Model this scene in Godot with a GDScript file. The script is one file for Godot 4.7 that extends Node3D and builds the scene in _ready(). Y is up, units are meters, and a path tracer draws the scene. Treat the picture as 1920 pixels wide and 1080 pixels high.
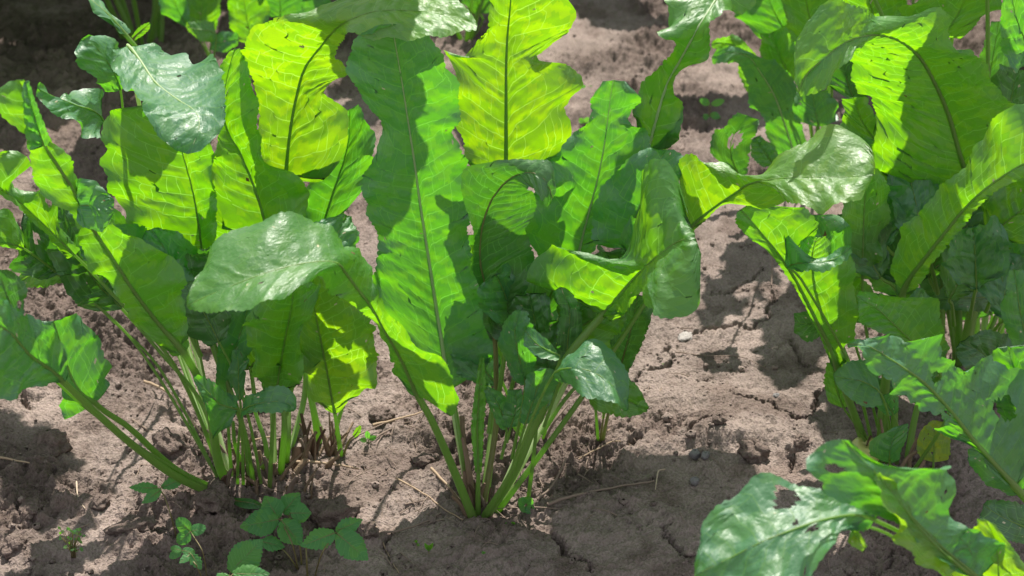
extends Node3D
# A vegetable bed of horseradish on cracked dry loam, seen from standing height, sun from behind the plants.
# Points are written as (x, y) of a 1920 x 1080 survey picture taken from the camera's place plus the distance along the ground in metres; at() turns them into places in the world.

const EYE := 1.4
const FOCAL := 3409.0
var M := {}
var soft := FastNoiseLite.new()
var fine := FastNoiseLite.new()
var cell := FastNoiseLite.new()
var edge_noise := FastNoiseLite.new()
var rng := RandomNumberGenerator.new()
var used := {}

func ray(x: float, y: float) -> Vector3:
	var v := (540.0 - y) / FOCAL
	return Vector3((x - 960.0) / FOCAL, 0.8660254 * v - 0.5, -0.5 * v - 0.8660254)

func at(x: float, y: float, d: float) -> Vector3:
	var r := ray(x, y)
	return Vector3(0, EYE, 0) + r * (d / -r.z)

func on_ground(x: float, y: float) -> Vector3:
	var r := ray(x, y)
	var p := Vector3(0, EYE, 0) + r * (EYE / -r.y)
	p.y = ground_y(p.x, p.z)
	return p

func numbered(called: String) -> String:
	var n: int = used.get(called, 0)
	used[called] = n + 1
	return called if n == 0 else "%s_%03d" % [called, n]

func tag(o: Node, label: String, category: String, group := "", kind := "") -> void:
	if label: o.set_meta("label", label)
	if category: o.set_meta("category", category)
	if group: o.set_meta("group", group)
	if kind: o.set_meta("kind", kind)

func thing(called: String, label: String, category: String, place: Vector3, group := "") -> Node3D:
	var o := Node3D.new()
	o.name = numbered(called)
	add_child(o, true)
	o.position = place
	tag(o, label, category, group)
	return o

func put(called: String, mesh: Mesh, parent: Node, material: Material = null) -> MeshInstance3D:
	var o := MeshInstance3D.new()
	o.name = numbered(called) if parent == self else called
	o.mesh = mesh
	if material: o.material_override = material
	parent.add_child(o, true)
	return o

# ---------------------------------------------------------------- materials

func plain(albedo: Color, rough: float, spec := 0.5) -> StandardMaterial3D:
	var m := StandardMaterial3D.new()
	m.albedo_color = albedo.linear_to_srgb()
	m.roughness = rough
	m.metallic_specular = spec
	m.cull_mode = BaseMaterial3D.CULL_DISABLED
	return m

func green(albedo: Color, through: Color, share: float, rough: float, spec := 0.5) -> StandardMaterial3D:
	# a leaf: reflects albedo, lets a share of the light through tinted as through
	var m := plain(albedo, rough, spec)
	m.backlight_enabled = true
	var b := Color(through.r * share, through.g * share, through.b * share)
	m.backlight = b.linear_to_srgb()
	return m

func noise_image(size: int, freq: float, seed_: int, octaves: int) -> Image:
	var n := FastNoiseLite.new()
	n.seed = seed_
	n.noise_type = FastNoiseLite.TYPE_SIMPLEX_SMOOTH
	n.frequency = freq
	n.fractal_octaves = octaves
	return n.get_seamless_image(size, size)

func make_materials() -> void:
	var blister := FastNoiseLite.new()
	blister.seed = 5
	blister.noise_type = FastNoiseLite.TYPE_CELLULAR
	blister.cellular_return_type = FastNoiseLite.RETURN_DISTANCE2_SUB
	blister.frequency = 0.03
	blister.domain_warp_enabled = true
	blister.domain_warp_amplitude = 14.0
	blister.domain_warp_frequency = 0.02
	var net := ImageTexture.create_from_image(blister.get_seamless_image(512, 512))
	var dull := noise_image(256, 0.06, 9, 4)
	for y in 256:
		for x in 256:
			var v := 0.44 + 0.26 * dull.get_pixel(x, y).r
			dull.set_pixel(x, y, Color(v, v, v))
	var speck := ImageTexture.create_from_image(dull)
	# kinds of leaf: fresh, ripe (bluish), old; each in two tones that lie in patches on one blade
	var kinds := {
		"young": [Color(0.055, 0.150, 0.014), Color(0.46, 1.0, 0.002), 0.57],
		"fresh": [Color(0.040, 0.145, 0.014), Color(0.37, 1.0, 0.003), 0.55],
		"mid": [Color(0.030, 0.125, 0.014), Color(0.38, 1.0, 0.004), 0.55],
		"ripe": [Color(0.032, 0.122, 0.050), Color(0.27, 1.0, 0.012), 0.42],
		"old": [Color(0.020, 0.085, 0.018), Color(0.27, 1.0, 0.02), 0.24],
		"pale": [Color(0.10, 0.17, 0.05), Color(0.72, 1.0, 0.05), 0.8],
		"weed": [Color(0.055, 0.165, 0.055), Color(0.30, 1.0, 0.08), 0.5],
	}
	for k in kinds:
		for tone in 2:
			var a: Color = kinds[k][0]
			var t: Color = kinds[k][1]
			if tone == 1:
				a = Color(a.r * 1.22, a.g * 1.12, a.b * 0.85)
				t = Color(t.r * 1.18, t.g, t.b * 0.8)
			var m := green(a, t, kinds[k][2] * (0.93 if tone == 0 else 1.08), 0.40, 0.66 if k != "weed" else 0.35)
			m.heightmap_enabled = true
			m.heightmap_texture = net
			m.heightmap_scale = 0.045
			m.roughness_texture = speck
			m.roughness = 0.90
			m.uv1_scale = Vector3(11, 11, 1)
			M[k + str(tone)] = m
		var vt: Color = kinds[k][1]
		M[k + "vein"] = green(Color(0.085, 0.185, 0.06), Color(minf(vt.r * 1.15, 1.0), 1.0, 0.09), minf(kinds[k][2] * 1.42, 1.0), 0.5)
	M.stalk = green(Color(0.14, 0.205, 0.06), Color(0.55, 1.0, 0.08), 0.7, 0.45)
	M.pale_rib = green(Color(0.40, 0.48, 0.28), Color(0.75, 1.0, 0.35), 0.8, 0.45)
	M.speck = plain(Color(0.42, 0.40, 0.25), 0.8, 0.3)
	M.blot = plain(Color(0.13, 0.085, 0.04), 0.85, 0.3)
	M.red_stalk = green(Color(0.16, 0.15, 0.06), Color(0.7, 1.0, 0.15), 0.30, 0.45)
	M.thin_stem = green(Color(0.16, 0.13, 0.05), Color(0.7, 1.0, 0.15), 0.2, 0.5)
	var soil_grain := noise_image(1024, 0.045, 21, 5)
	var dry := plain(Color(0.21, 0.15, 0.10), 0.9, 0.3)
	dry.heightmap_enabled = true
	dry.heightmap_texture = ImageTexture.create_from_image(soil_grain)
	dry.heightmap_scale = 0.15
	dry.uv1_triplanar = true
	dry.uv1_scale = Vector3(14, 2, 14)
	M.dead = dry
	M.dead_dark = plain(Color(0.10, 0.065, 0.045), 0.95, 0.2)
	M.straw = plain(Color(0.34, 0.25, 0.17), 0.8, 0.3)
	M.straw_grey = plain(Color(0.20, 0.15, 0.12), 0.85, 0.3)
	M.straw_pale = plain(Color(0.42, 0.33, 0.25), 0.8, 0.3)
	var s := plain(Color(1, 1, 1), 0.97, 0.25)
	s.vertex_color_use_as_albedo = true
	var ramp := Image.create(1024, 1024, false, Image.FORMAT_RGB8)
	var fleck := noise_image(1024, 0.12, 33, 3)
	for y in 1024:
		for x in 1024:
			var v := soil_grain.get_pixel(x, y).r
			var w := fleck.get_pixel(x, y).r
			var g := clampf(0.90 + (v - 0.5) * 0.40 + (w - 0.5) * 0.22, 0.3, 1.0)
			ramp.set_pixel(x, y, Color(g, g * (0.985 + (w - 0.5) * 0.06), g * (0.975 + (v - 0.5) * 0.05)))
	s.albedo_texture = ImageTexture.create_from_image(ramp)
	s.heightmap_enabled = true
	s.heightmap_texture = dry.heightmap_texture
	s.heightmap_scale = 0.3
	s.uv1_triplanar = true
	s.uv1_world_triplanar = true
	s.uv1_scale = Vector3(4.7, 4.7, 4.7)
	M.soil = s
	M.pebble = plain(Color(0.16, 0.15, 0.15), 0.7, 0.4)
	M.pale_stone = plain(Color(0.31, 0.28, 0.26), 0.7, 0.4)
	for k in ["pebble", "pale_stone"]:
		M[k].heightmap_enabled = true
		M[k].heightmap_texture = dry.heightmap_texture
		M[k].heightmap_scale = 0.1
		M[k].uv1_triplanar = true
		M[k].uv1_scale = Vector3(9, 9, 9)
	var ap := green(Color(0.40, 0.42, 0.13), Color(0.8, 1, 0.2), 0.15, 0.35)
	M.apple = ap

# ---------------------------------------------------------------- curves

func slopes(p: Array, t: Array) -> Array:
	var out := []
	for i in p.size():
		var a := maxi(i - 1, 0)
		var b := mini(i + 1, p.size() - 1)
		out.append((p[b] - p[a]) / maxf(t[b] - t[a], 1e-6))
	return out

func knots(p: Array) -> Array:
	var t := [0.0]
	for i in range(1, p.size()):
		t.append(t[-1] + maxf((p[i] - p[i - 1]).length(), 1e-4))
	return t

func along(p: Array, t: Array, m: Array, i: int, x: float) -> Vector3:
	var h: float = t[i + 1] - t[i]
	var s: float = (x - t[i]) / h
	var s2 := s * s
	var s3 := s2 * s
	return p[i] * (2 * s3 - 3 * s2 + 1) + m[i] * (h * (s3 - 2 * s2 + s)) + p[i + 1] * (3 * s2 - 2 * s3) + m[i + 1] * (h * (s3 - s2))

func smooth_path(p: Array, step: float) -> Array:
	if p.size() < 2: return p
	var t := knots(p)
	var m := slopes(p, t)
	var out := []
	var n := maxi(3, int(t[-1] / step))
	var i := 0
	for k in n + 1:
		var x: float = t[-1] * k / n
		while i < p.size() - 2 and x > t[i + 1]: i += 1
		out.append(along(p, t, m, i, x))
	return out

func tube(path: Array, radii: Callable, sides := 8, flat := 1.0, rough := 0.0) -> ArrayMesh:
	# a closed swept tube; radii(share along) gives the radius
	var v := PackedVector3Array()
	var nn := PackedVector3Array()
	var ix := PackedInt32Array()
	var n := path.size()
	var up := Vector3(0.13, 0.2, 1).normalized()
	for k in n:
		var d: Vector3 = (path[mini(k + 1, n - 1)] - path[maxi(k - 1, 0)]).normalized()
		var a := d.cross(up)
		if a.length() < 0.05: a = d.cross(Vector3.RIGHT)
		a = a.normalized()
		var b := a.cross(d).normalized()
		var r: float = radii.call(float(k) / (n - 1))
		for s in sides:
			var w := TAU * s / sides
			var dir := a * cos(w) + b * sin(w) * flat
			var q := r
			if rough > 0.0: q *= 1.0 + rough * soft.get_noise_3d(path[k].x * 900 + cos(w) * 25, path[k].y * 500, path[k].z * 900 + sin(w) * 25)
			v.append(path[k] + dir * q)
			nn.append(dir.normalized())
	for k in n - 1:
		for s in sides:
			var s1 := (s + 1) % sides
			var i0 := k * sides + s
			var i1 := k * sides + s1
			ix.append_array(PackedInt32Array([i0, i1, i0 + sides, i1, i1 + sides, i0 + sides]))
	for e in 2:
		var c := v.size()
		var k := (n - 1) * e
		v.append(path[k])
		nn.append((path[mini(k + 1, n - 1)] - path[maxi(k - 1, 0)]).normalized() * (1.0 if e else -1.0))
		for s in sides:
			var p := k * sides + s
			var q := k * sides + (s + 1) % sides
			ix.append_array(PackedInt32Array([c, p, q] if e else [c, q, p]))
	var arr := []
	arr.resize(Mesh.ARRAY_MAX)
	arr[Mesh.ARRAY_VERTEX] = v
	arr[Mesh.ARRAY_NORMAL] = nn
	arr[Mesh.ARRAY_INDEX] = ix
	var mesh := ArrayMesh.new()
	mesh.add_surface_from_arrays(Mesh.PRIMITIVE_TRIANGLES, arr)
	return mesh

# ---------------------------------------------------------------- leaves

func read_points(text: String) -> Array:
	var out := []
	for part in text.split(";", false):
		var f := part.strip_edges().split_floats(" ", false)
		out.append(on_ground(f[0], f[1]) - Vector3(0, 0.015, 0) if f.size() == 2 else at(f[0], f[1], f[2]))
	return out

func leaf(plant: Node3D, stalk: String, text: String, o := {}) -> MeshInstance3D:
	# text: from the blade's foot to its tip, "middle x y distance | left x y (cm nearer or farther) | right x y (cm)"
	var mid := []
	var lef := []
	var rig := []
	var deep: float = o.get("deep", 1.0) * 0.01
	for part in text.split(";", false):
		var f := part.replace("|", " ").split_floats(" ", false)
		mid.append(at(f[0], f[1], f[2]))
		lef.append(at(f[3], f[4], f[2] + f[5] * deep))
		rig.append(at(f[6], f[7], f[2] + f[8] * deep))
	var foot := read_points(stalk)
	return blade(plant, foot.slice(-1) if o.get("hang", false) else foot, mid, lef, rig, o)

func blade(plant: Node3D, foot: Array, mid: Array, lef: Array, rig: Array, o: Dictionary) -> MeshInstance3D:
	# the grid runs along the midrib and outward along the slanting side veins, so that each vein is a row of its own
	var origin := plant.position
	var kind: String = o.get("kind", "ripe")
	var small: bool = o.get("small", false)
	var id: float = o.get("seed", 0.0) + rng.randf() * 10.0
	var t := knots(mid)
	var total: float = t[-1]
	var sm_ := slopes(mid, t)
	var sl := slopes(lef, t)
	var sr := slopes(rig, t)
	var wide := 0.0
	for i in mid.size(): wide = maxf(wide, maxf((lef[i] - mid[i]).length(), (rig[i] - mid[i]).length()))
	var coarse: float = o.get("coarse", 1.0)
	var gap: float = o.get("gap", 0.021 if not small else 0.006)
	gap = minf(gap, total / 5.0)
	var pucker: float = o.get("pucker", 0.0011 if not small else 0.0005)
	var ruffle: float = o.get("ruffle", 0.0105 if not small else 0.0008)
	var tooth: float = o.get("tooth", 0.0035 if not small else 0.0042)
	var pitch: float = o.get("pitch", 0.0082 if not small else 0.0052)
	var bulge: float = o.get("bulge", 0.10)
	var lobe: float = o.get("lobe", 0.12)
	var wave: float = o.get("wave", 0.048)
	# table along the midrib
	var n_t := clampi(int(total / 0.002), 24, 400)
	var ct := PackedVector3Array()
	var lt := PackedVector3Array()
	var rt := PackedVector3Array()
	var nt := PackedVector3Array()
	var run_l := PackedFloat32Array([0.0])
	var run_r := PackedFloat32Array([0.0])
	var seg := 0
	var hold := Vector3.ZERO
	for i in n_t + 1:
		var x: float = total * i / n_t
		while seg < mid.size() - 2 and x > t[seg + 1]: seg += 1
		ct.append(along(mid, t, sm_, seg, x))
		lt.append(along(lef, t, sl, seg, x))
		rt.append(along(rig, t, sr, seg, x))
		if i > 0:
			run_l.append(run_l[-1] + (lt[i] - lt[i - 1]).length())
			run_r.append(run_r[-1] + (rt[i] - rt[i - 1]).length())
	for i in n_t + 1:
		var ahead := ct[mini(i + 1, n_t)] - ct[maxi(i - 1, 0)]
		var n := (rt[i] - lt[i]).cross(ahead).normalized()
		if n.length() < 0.5: n = hold
		hold = n
		nt.append(n)
	# rows: [place along the midrib, side of the vein (-1, 0, 1)]
	var rib := 0.0007 if not small else 0.0003
	var rows := []
	var first := -int(0.62 * wide / gap) - 2
	var between := maxi(3, int((gap - 2.0 * rib) / (0.0020 * coarse if not small else 0.0012)))
	for k in range(first, int(total / gap) + 2):
		var here_ := (k + 0.42 * edge_noise.get_noise_2d(k * 170.0, id * 90.0)) * gap
		var next_ := (k + 1 + 0.42 * edge_noise.get_noise_2d((k + 1) * 170.0, id * 90.0)) * gap
		rows.append([here_, -1.0, k, 0.0])
		rows.append([here_, 1.0, k, 0.0])
		for q in range(1, between):
			rows.append([here_ + rib + (next_ - here_ - 2.0 * rib) * q / between, 0.0, k, float(q) / between])
	# columns outward: thin ones carry the cross veins
	var outs := [0.0]
	var thin := {}
	var links: Array = [] if small or coarse > 1.5 else [0.17, 0.3, 0.42, 0.54, 0.65, 0.76, 0.87]
	var step := (0.0046 * coarse if not small else 0.0022) / wide
	var line := 0.0004 / wide
	for c in links + [1.0]:
		var a: float = outs[-1]
		var b: float = c - line if c < 1.0 else 1.0
		var n := maxi(1, int(round((b - a) / step)))
		for q in range(1, n + 1): outs.append(lerpf(a, b, float(q) / n))
		if c < 1.0:
			thin[outs.size() - 1] = links.find(c)
			outs.append(c + line)
	var half := outs.size() - 1
	var cols := half * 2 + 1
	var n_r := rows.size()
	var pos := PackedVector3Array()
	var uv := PackedVector2Array()
	var nor := PackedVector3Array()
	pos.resize(n_r * cols)
	uv.resize(pos.size())
	nor.resize(pos.size())
	for i in n_r:
		var x0: float = rows[i][0]
		var k0 := clampi(int(x0 / total * n_t), 0, n_t)
		var hw_l := (lt[k0] - ct[k0]).length()
		var hw_r := (rt[k0] - ct[k0]).length()
		if x0 < 0.0:
			hw_l = wide * 0.6
			hw_r = wide * 0.6
		var swell := pucker * (0.5 - 0.5 * cos(TAU * rows[i][3]))
		for j in cols:
			var left := j < half
			var au: float = outs[half - j] if left else outs[j - half]
			var off := au * (hw_l if left else hw_r)
			var x := x0 + off * (0.42 + 0.2 * au)
			if rows[i][1] != 0.0: x += rows[i][1] * rib * (1.0 - 0.7 * au)
			if not left: x += gap * 0.45 * smoothstep(0.0, 0.14, au)
			x += au * 0.0050 * edge_noise.get_noise_2d(off * 2500.0, rows[i][2] * 37.0 + id * 100.0) * (1.0 if not small else 0.2)
			x = clampf(x, 0.0, total)
			var f := x / total * n_t
			var k := mini(int(f), n_t - 1)
			f -= k
			var c := ct[k].lerp(ct[k + 1], f)
			var side := (lt[k].lerp(lt[k + 1], f) if left else rt[k].lerp(rt[k + 1], f)) - c
			var nrm := nt[k]
			var hw := side.length()
			var run := lerpf(run_l[k], run_l[k + 1], f) if left else lerpf(run_r[k], run_r[k + 1], f)
			var ends := smoothstep(0.0, 0.06, x / total) * smoothstep(1.0, 0.94, x / total)
			if not thin.is_empty() and au > 0.0 and au < 1.0: au += 0.09 * sin(PI * au) * (rows[i][3] - 0.5) * edge_noise.get_noise_2d(rows[i][2] * 530.0 + floorf(au * 7.0) * 310.0, id * 60.0 + (70.0 if left else 0.0)) * 2.0 + 0.03 * sin(PI * au) * edge_noise.get_noise_2d(x * 4200.0, id * 300.0 + (70.0 if left else 0.0) + au * 90.0)
			var p := c + side * au
			# toothed, slightly lobed margin
			if au > 0.5 and hw > 1e-5:
				var g := fposmod(run / pitch + edge_noise.get_noise_2d(run * 3000.0, id * 70.0) * 0.5, 1.0)
				var cut := (pow(sin(PI * g), 0.6) - 0.6) * tooth * (0.6 + 0.8 * absf(edge_noise.get_noise_2d(run * 2000.0 + 50.0, id * 30.0)))
				cut += edge_noise.get_noise_2d(run * 2100.0, id * 130.0 + (40.0 if left else 0.0)) * lobe * hw * ends
				var a2 := (au - 0.5) * 2.0
				p += side / hw * (cut * a2 * a2 * minf(1.0, hw / 0.01))
			# relief: swells between its veins, arches each side of the midrib, waves at the margin
			var h := swell * smoothstep(0.0, 0.15, au) * (1.0 - 0.4 * au)
			h += bulge * hw * sin(PI * minf(au, 1.0)) * 0.5
			var u := au * hw * (-1.0 if left else 1.0)
			h += soft.get_noise_2d((u + id) * 5600.0, x * 5600.0) * pucker * 1.1
			var side_id := id + (31.0 if left else 0.0)
			h += ruffle * ends * au * au * au * minf(1.0, hw / 0.03) * (sin(TAU * x / wave + side_id) * 0.7 + 1.6 * edge_noise.get_noise_2d(x * 900.0, side_id * 110.0))
			pos[i * cols + j] = p + nrm * h
			uv[i * cols + j] = Vector2(u + id, x)
			nor[i * cols + j] = -nrm
	for i in n_r:
		for j in cols:
			var a: Vector3 = pos[mini(i + 1, n_r - 1) * cols + j] - pos[maxi(i - 1, 0) * cols + j]
			var b: Vector3 = pos[i * cols + mini(j + 1, cols - 1)] - pos[i * cols + maxi(j - 1, 0)]
			var n := a.cross(b)
			if n.length() > 1e-10: nor[i * cols + j] = n.normalized()
	# holes: "share along, share across (-1..1), half length, half width"; pins: where beetles bit through
	var holes: Array = o.get("holes", [])
	var pins: int = o.get("pins", 0 if small else rng.randi_range(0, 1))
	var gone := {}
	for k in pins:
		var ci := rng.randi_range(int(n_r * 0.2), n_r - 5)
		var cj := rng.randi_range(1, cols - 3)
		for q in rng.randi_range(1, 2): gone[(ci + q) * cols + cj] = true
	var marks := {}
	if not small and coarse < 1.5:
		for k in rng.randi_range(2, 7): marks[rng.randi_range(int(n_r * 0.2), n_r - 5) * cols + rng.randi_range(1, cols - 3)] = 3
		for k in rng.randi_range(0, 1):
			var q := rng.randi_range(int(n_r * 0.2), n_r - 6) * cols + rng.randi_range(1, cols - 3)
			for e in rng.randi_range(1, 3): marks[q + e * cols] = 4
	var tone := [PackedInt32Array(), PackedInt32Array(), PackedInt32Array(), PackedInt32Array(), PackedInt32Array()]
	for i in n_r - 1:
		var on_rib: bool = rows[i][1] < 0.0
		for j in cols - 1:
			var k := i * cols + j
			if gone.has(k): continue
			var out := half - 1 - j if j < half else j - half
			var here := uv[k].y / total
			var skip := false
			for hh in holes:
				var ds: float = (here - hh[0]) / hh[2]
				var du: float = ((outs[out] if j >= half else -outs[out]) - hh[1]) / hh[3]
				if ds * ds + du * du < 1.0 + 0.5 * edge_noise.get_noise_2d(atan2(ds, du) * 60.0, hh[0] * 900.0): skip = true
			if skip: continue
			var w := 1 if soft.get_noise_2d(uv[k].x * 2600.0, uv[k].y * 2600.0) + 0.3 * fine.get_noise_2d(uv[k].x * 300.0, uv[k].y * 300.0) > 0.08 else 0
			if on_rib and outs[out] < 0.92: w = 2
			elif thin.has(out) and edge_noise.get_noise_2d(rows[i][2] * 911.0 + thin[out] * 470.0, id * 77.0 + (500.0 if j < half else 0.0)) > 0.12: w = 2
			if marks.has(k): w = marks[k]
			if (pos[k + 1] - pos[k]).cross(pos[k + cols] - pos[k]).length() > 1e-11: tone[w].append_array(PackedInt32Array([k, k + 1, k + cols]))
			if (pos[k + 1] - pos[k + cols + 1]).cross(pos[k + cols] - pos[k + cols + 1]).length() > 1e-11: tone[w].append_array(PackedInt32Array([k + 1, k + cols + 1, k + cols]))
	for k in pos.size(): pos[k] -= origin
	var mesh := ArrayMesh.new()
	for w in 5:
		if tone[w].is_empty(): continue
		# keep only the corners that this tone uses
		var map := {}
		var p2 := PackedVector3Array()
		var n2 := PackedVector3Array()
		var u2 := PackedVector2Array()
		var ix := PackedInt32Array()
		for q in tone[w]:
			var at_: int = map.get(q, -1)
			if at_ < 0:
				at_ = p2.size()
				map[q] = at_
				p2.append(pos[q])
				n2.append(nor[q])
				u2.append(uv[q])
			ix.append(at_)
		var arr := []
		arr.resize(Mesh.ARRAY_MAX)
		arr[Mesh.ARRAY_VERTEX] = p2
		arr[Mesh.ARRAY_NORMAL] = n2
		arr[Mesh.ARRAY_TEX_UV] = u2
		arr[Mesh.ARRAY_INDEX] = ix
		mesh.add_surface_from_arrays(Mesh.PRIMITIVE_TRIANGLES, arr)
		mesh.surface_set_material(mesh.get_surface_count() - 1, M[kind + ["0", "1", "vein"][w]] if w < 3 else M[["speck", "blot"][w - 3]])
	var leaf_ := put(o.get("name", "leaf"), mesh, plant)
	# stalk and midrib in one, thick at the foot
	var path := foot.duplicate()
	path.append_array(mid)
	for k in path.size(): path[k] -= origin
	path = smooth_path(path, 0.013 if not small else 0.005)
	var share: float = total / maxf(knots(path)[-1], 0.01)
	var r0: float = o.get("thick", clampf(0.001 + 0.0075 * total, 0.0017, 0.0034) if not small else 0.0009)
	var profile := func(k: float) -> float:
		var blade_k := clampf((k - (1.0 - share)) / share, 0.0, 1.0)
		return r0 * lerpf(1.25, 0.85, minf(1.0, k / maxf(1.0 - share, 0.05))) * maxf(0.16, pow(1.0 - blade_k, 0.75) * (0.72 if blade_k > 0.0 else 1.0) + (0.28 * smoothstep(0.12, 0.0, blade_k) if blade_k > 0.0 else 0.0)) if share < 0.98 else r0 * maxf(0.15, 1.0 - k)
	put("stalk", tube(path, profile, 8 if not small else 5, 0.85), leaf_, M[o.get("stalk", "stalk" if not small else "thin_stem")])
	return leaf_

# ---------------------------------------------------------------- ground

var gx := PackedFloat32Array()
var gz := PackedFloat32Array()
var gh := PackedFloat32Array()

func find_cell(a: PackedFloat32Array, v: float) -> int:
	return clampi(a.bsearch(v) - 1, 0, a.size() - 2)

func ground_y(x: float, z: float) -> float:
	if gh.is_empty(): return 0.0
	var i := find_cell(gz, z)
	var j := find_cell(gx, x)
	var a := clampf((z - gz[i]) / (gz[i + 1] - gz[i]), 0, 1)
	var b := clampf((x - gx[j]) / (gx[j + 1] - gx[j]), 0, 1)
	var k := i * gx.size() + j
	return lerpf(lerpf(gh[k], gh[k + 1], b), lerpf(gh[k + gx.size()], gh[k + gx.size() + 1], b), a)

func flat_point(x: float, y: float) -> Vector2:
	var r := ray(x, y)
	var k := EYE / -r.y
	return Vector2(r.x * k, r.z * k)

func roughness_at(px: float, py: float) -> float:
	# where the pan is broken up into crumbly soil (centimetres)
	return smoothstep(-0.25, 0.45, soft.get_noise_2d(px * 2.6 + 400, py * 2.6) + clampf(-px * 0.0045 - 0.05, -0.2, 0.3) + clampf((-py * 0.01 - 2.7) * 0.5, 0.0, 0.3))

func relief(x: float, z: float) -> float:
	var p := Vector2(x * 100.0, z * 100.0)      # in centimetres
	var rough := roughness_at(p.x, p.y)
	var h := soft.get_noise_2d(p.x * 1.6, p.y * 1.6) * 0.016
	h += soft.get_noise_2d(p.x * 6.0 + 90, p.y * 6.0) * 0.0075 * (0.4 + 0.6 * rough)
	var c := cell.get_noise_2d(p.x + soft.get_noise_2d(p.x * 14, p.y * 14) * 2.0, p.y + soft.get_noise_2d(p.x * 14 + 70, p.y * 14) * 2.0)
	h += clampf(-c - 0.35, -0.35, 0.6) * 0.017 * rough
	var m := fine.get_noise_2d(p.x * 1.0, p.y * 1.0)
	h += m * 0.0075 * (0.35 + 0.65 * rough)
	# crust that has lifted and broken: flat plates with low ledges
	var lift := soft.get_noise_2d(p.x * 7.5 + 210 + 5.0 * m, p.y * 9.5 + 40) + 0.28 * fine.get_noise_2d(p.x * 0.9 + 11, p.y * 0.9) + 0.08 * q0(p)
	h += (0.007 * smoothstep(-0.04, 0.0, lift) + 0.006 * smoothstep(0.22, 0.255, lift) - 0.005 * smoothstep(-0.24, -0.275, lift)) * (0.35 + 0.65 * rough)
	# small pits and crumbs
	var q := fine.get_noise_2d(p.x * 2.7 + 31, p.y * 2.7)
	h += (maxf(0.0, q - 0.12) * 0.016 - maxf(0.0, -q - 0.16) * 0.024) * (0.35 + 0.65 * rough)
	var g := fine.get_noise_2d(p.x * 4.6 + 7, p.y * 4.6 + 90)
	h += (maxf(0.0, g - 0.05) * 0.0075 - maxf(0.0, -g - 0.2) * 0.009) * (0.35 + 0.65 * rough)
	return h

func q0(p: Vector2) -> float:
	return fine.get_noise_2d(p.x * 3.1 + 77, p.y * 3.1)

func crack(line: String, width: float, depth: float) -> void:
	# a groove pressed into the height field along a line of survey points
	var pts := []
	for part in line.split(";", false):
		var f := part.strip_edges().split_floats(" ", false)
		var g := flat_point(f[0], f[1])
		pts.append(Vector3(g.x, 0, g.y))
	var fat := []
	var path := []
	for k in pts.size() - 1:
		var n := maxi(2, int((pts[k + 1] - pts[k]).length() / 0.006))
		for q in n:
			var p: Vector3 = pts[k].lerp(pts[k + 1], float(q) / n)
			var side: Vector3 = (pts[k + 1] - pts[k]).cross(Vector3.UP).normalized()
			p += side * (edge_noise.get_noise_2d(p.x * 3000, p.z * 3000) * 0.008 + fine.get_noise_2d(p.x * 260, p.z * 260) * 0.004)
			path.append(p)
			fat.append(width * 1.1 * (0.6 + 0.6 * edge_noise.get_noise_2d(p.x * 5000 + 77, p.z * 5000)))
	var nx := gx.size()
	for k in path.size():
		var taper := minf(1.0, minf(k + 2, path.size() - k + 1) / 7.0)
		var w: float = maxf(fat[k] * taper, 0.0011)
		var reach := w + 0.004
		var p: Vector3 = path[k]
		for i in range(find_cell(gz, p.z - reach), find_cell(gz, p.z + reach) + 2):
			for j in range(find_cell(gx, p.x - reach), find_cell(gx, p.x + reach) + 2):
				var r := Vector2(gx[j] - p.x, gz[i] - p.z).length()
				var low := depth * taper * smoothstep(w + 0.0012, w * 0.3, r)
				var at_ := i * nx + j
				cut_[at_] = maxf(cut_[at_], low)

var cut_ := PackedFloat32Array()

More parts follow.
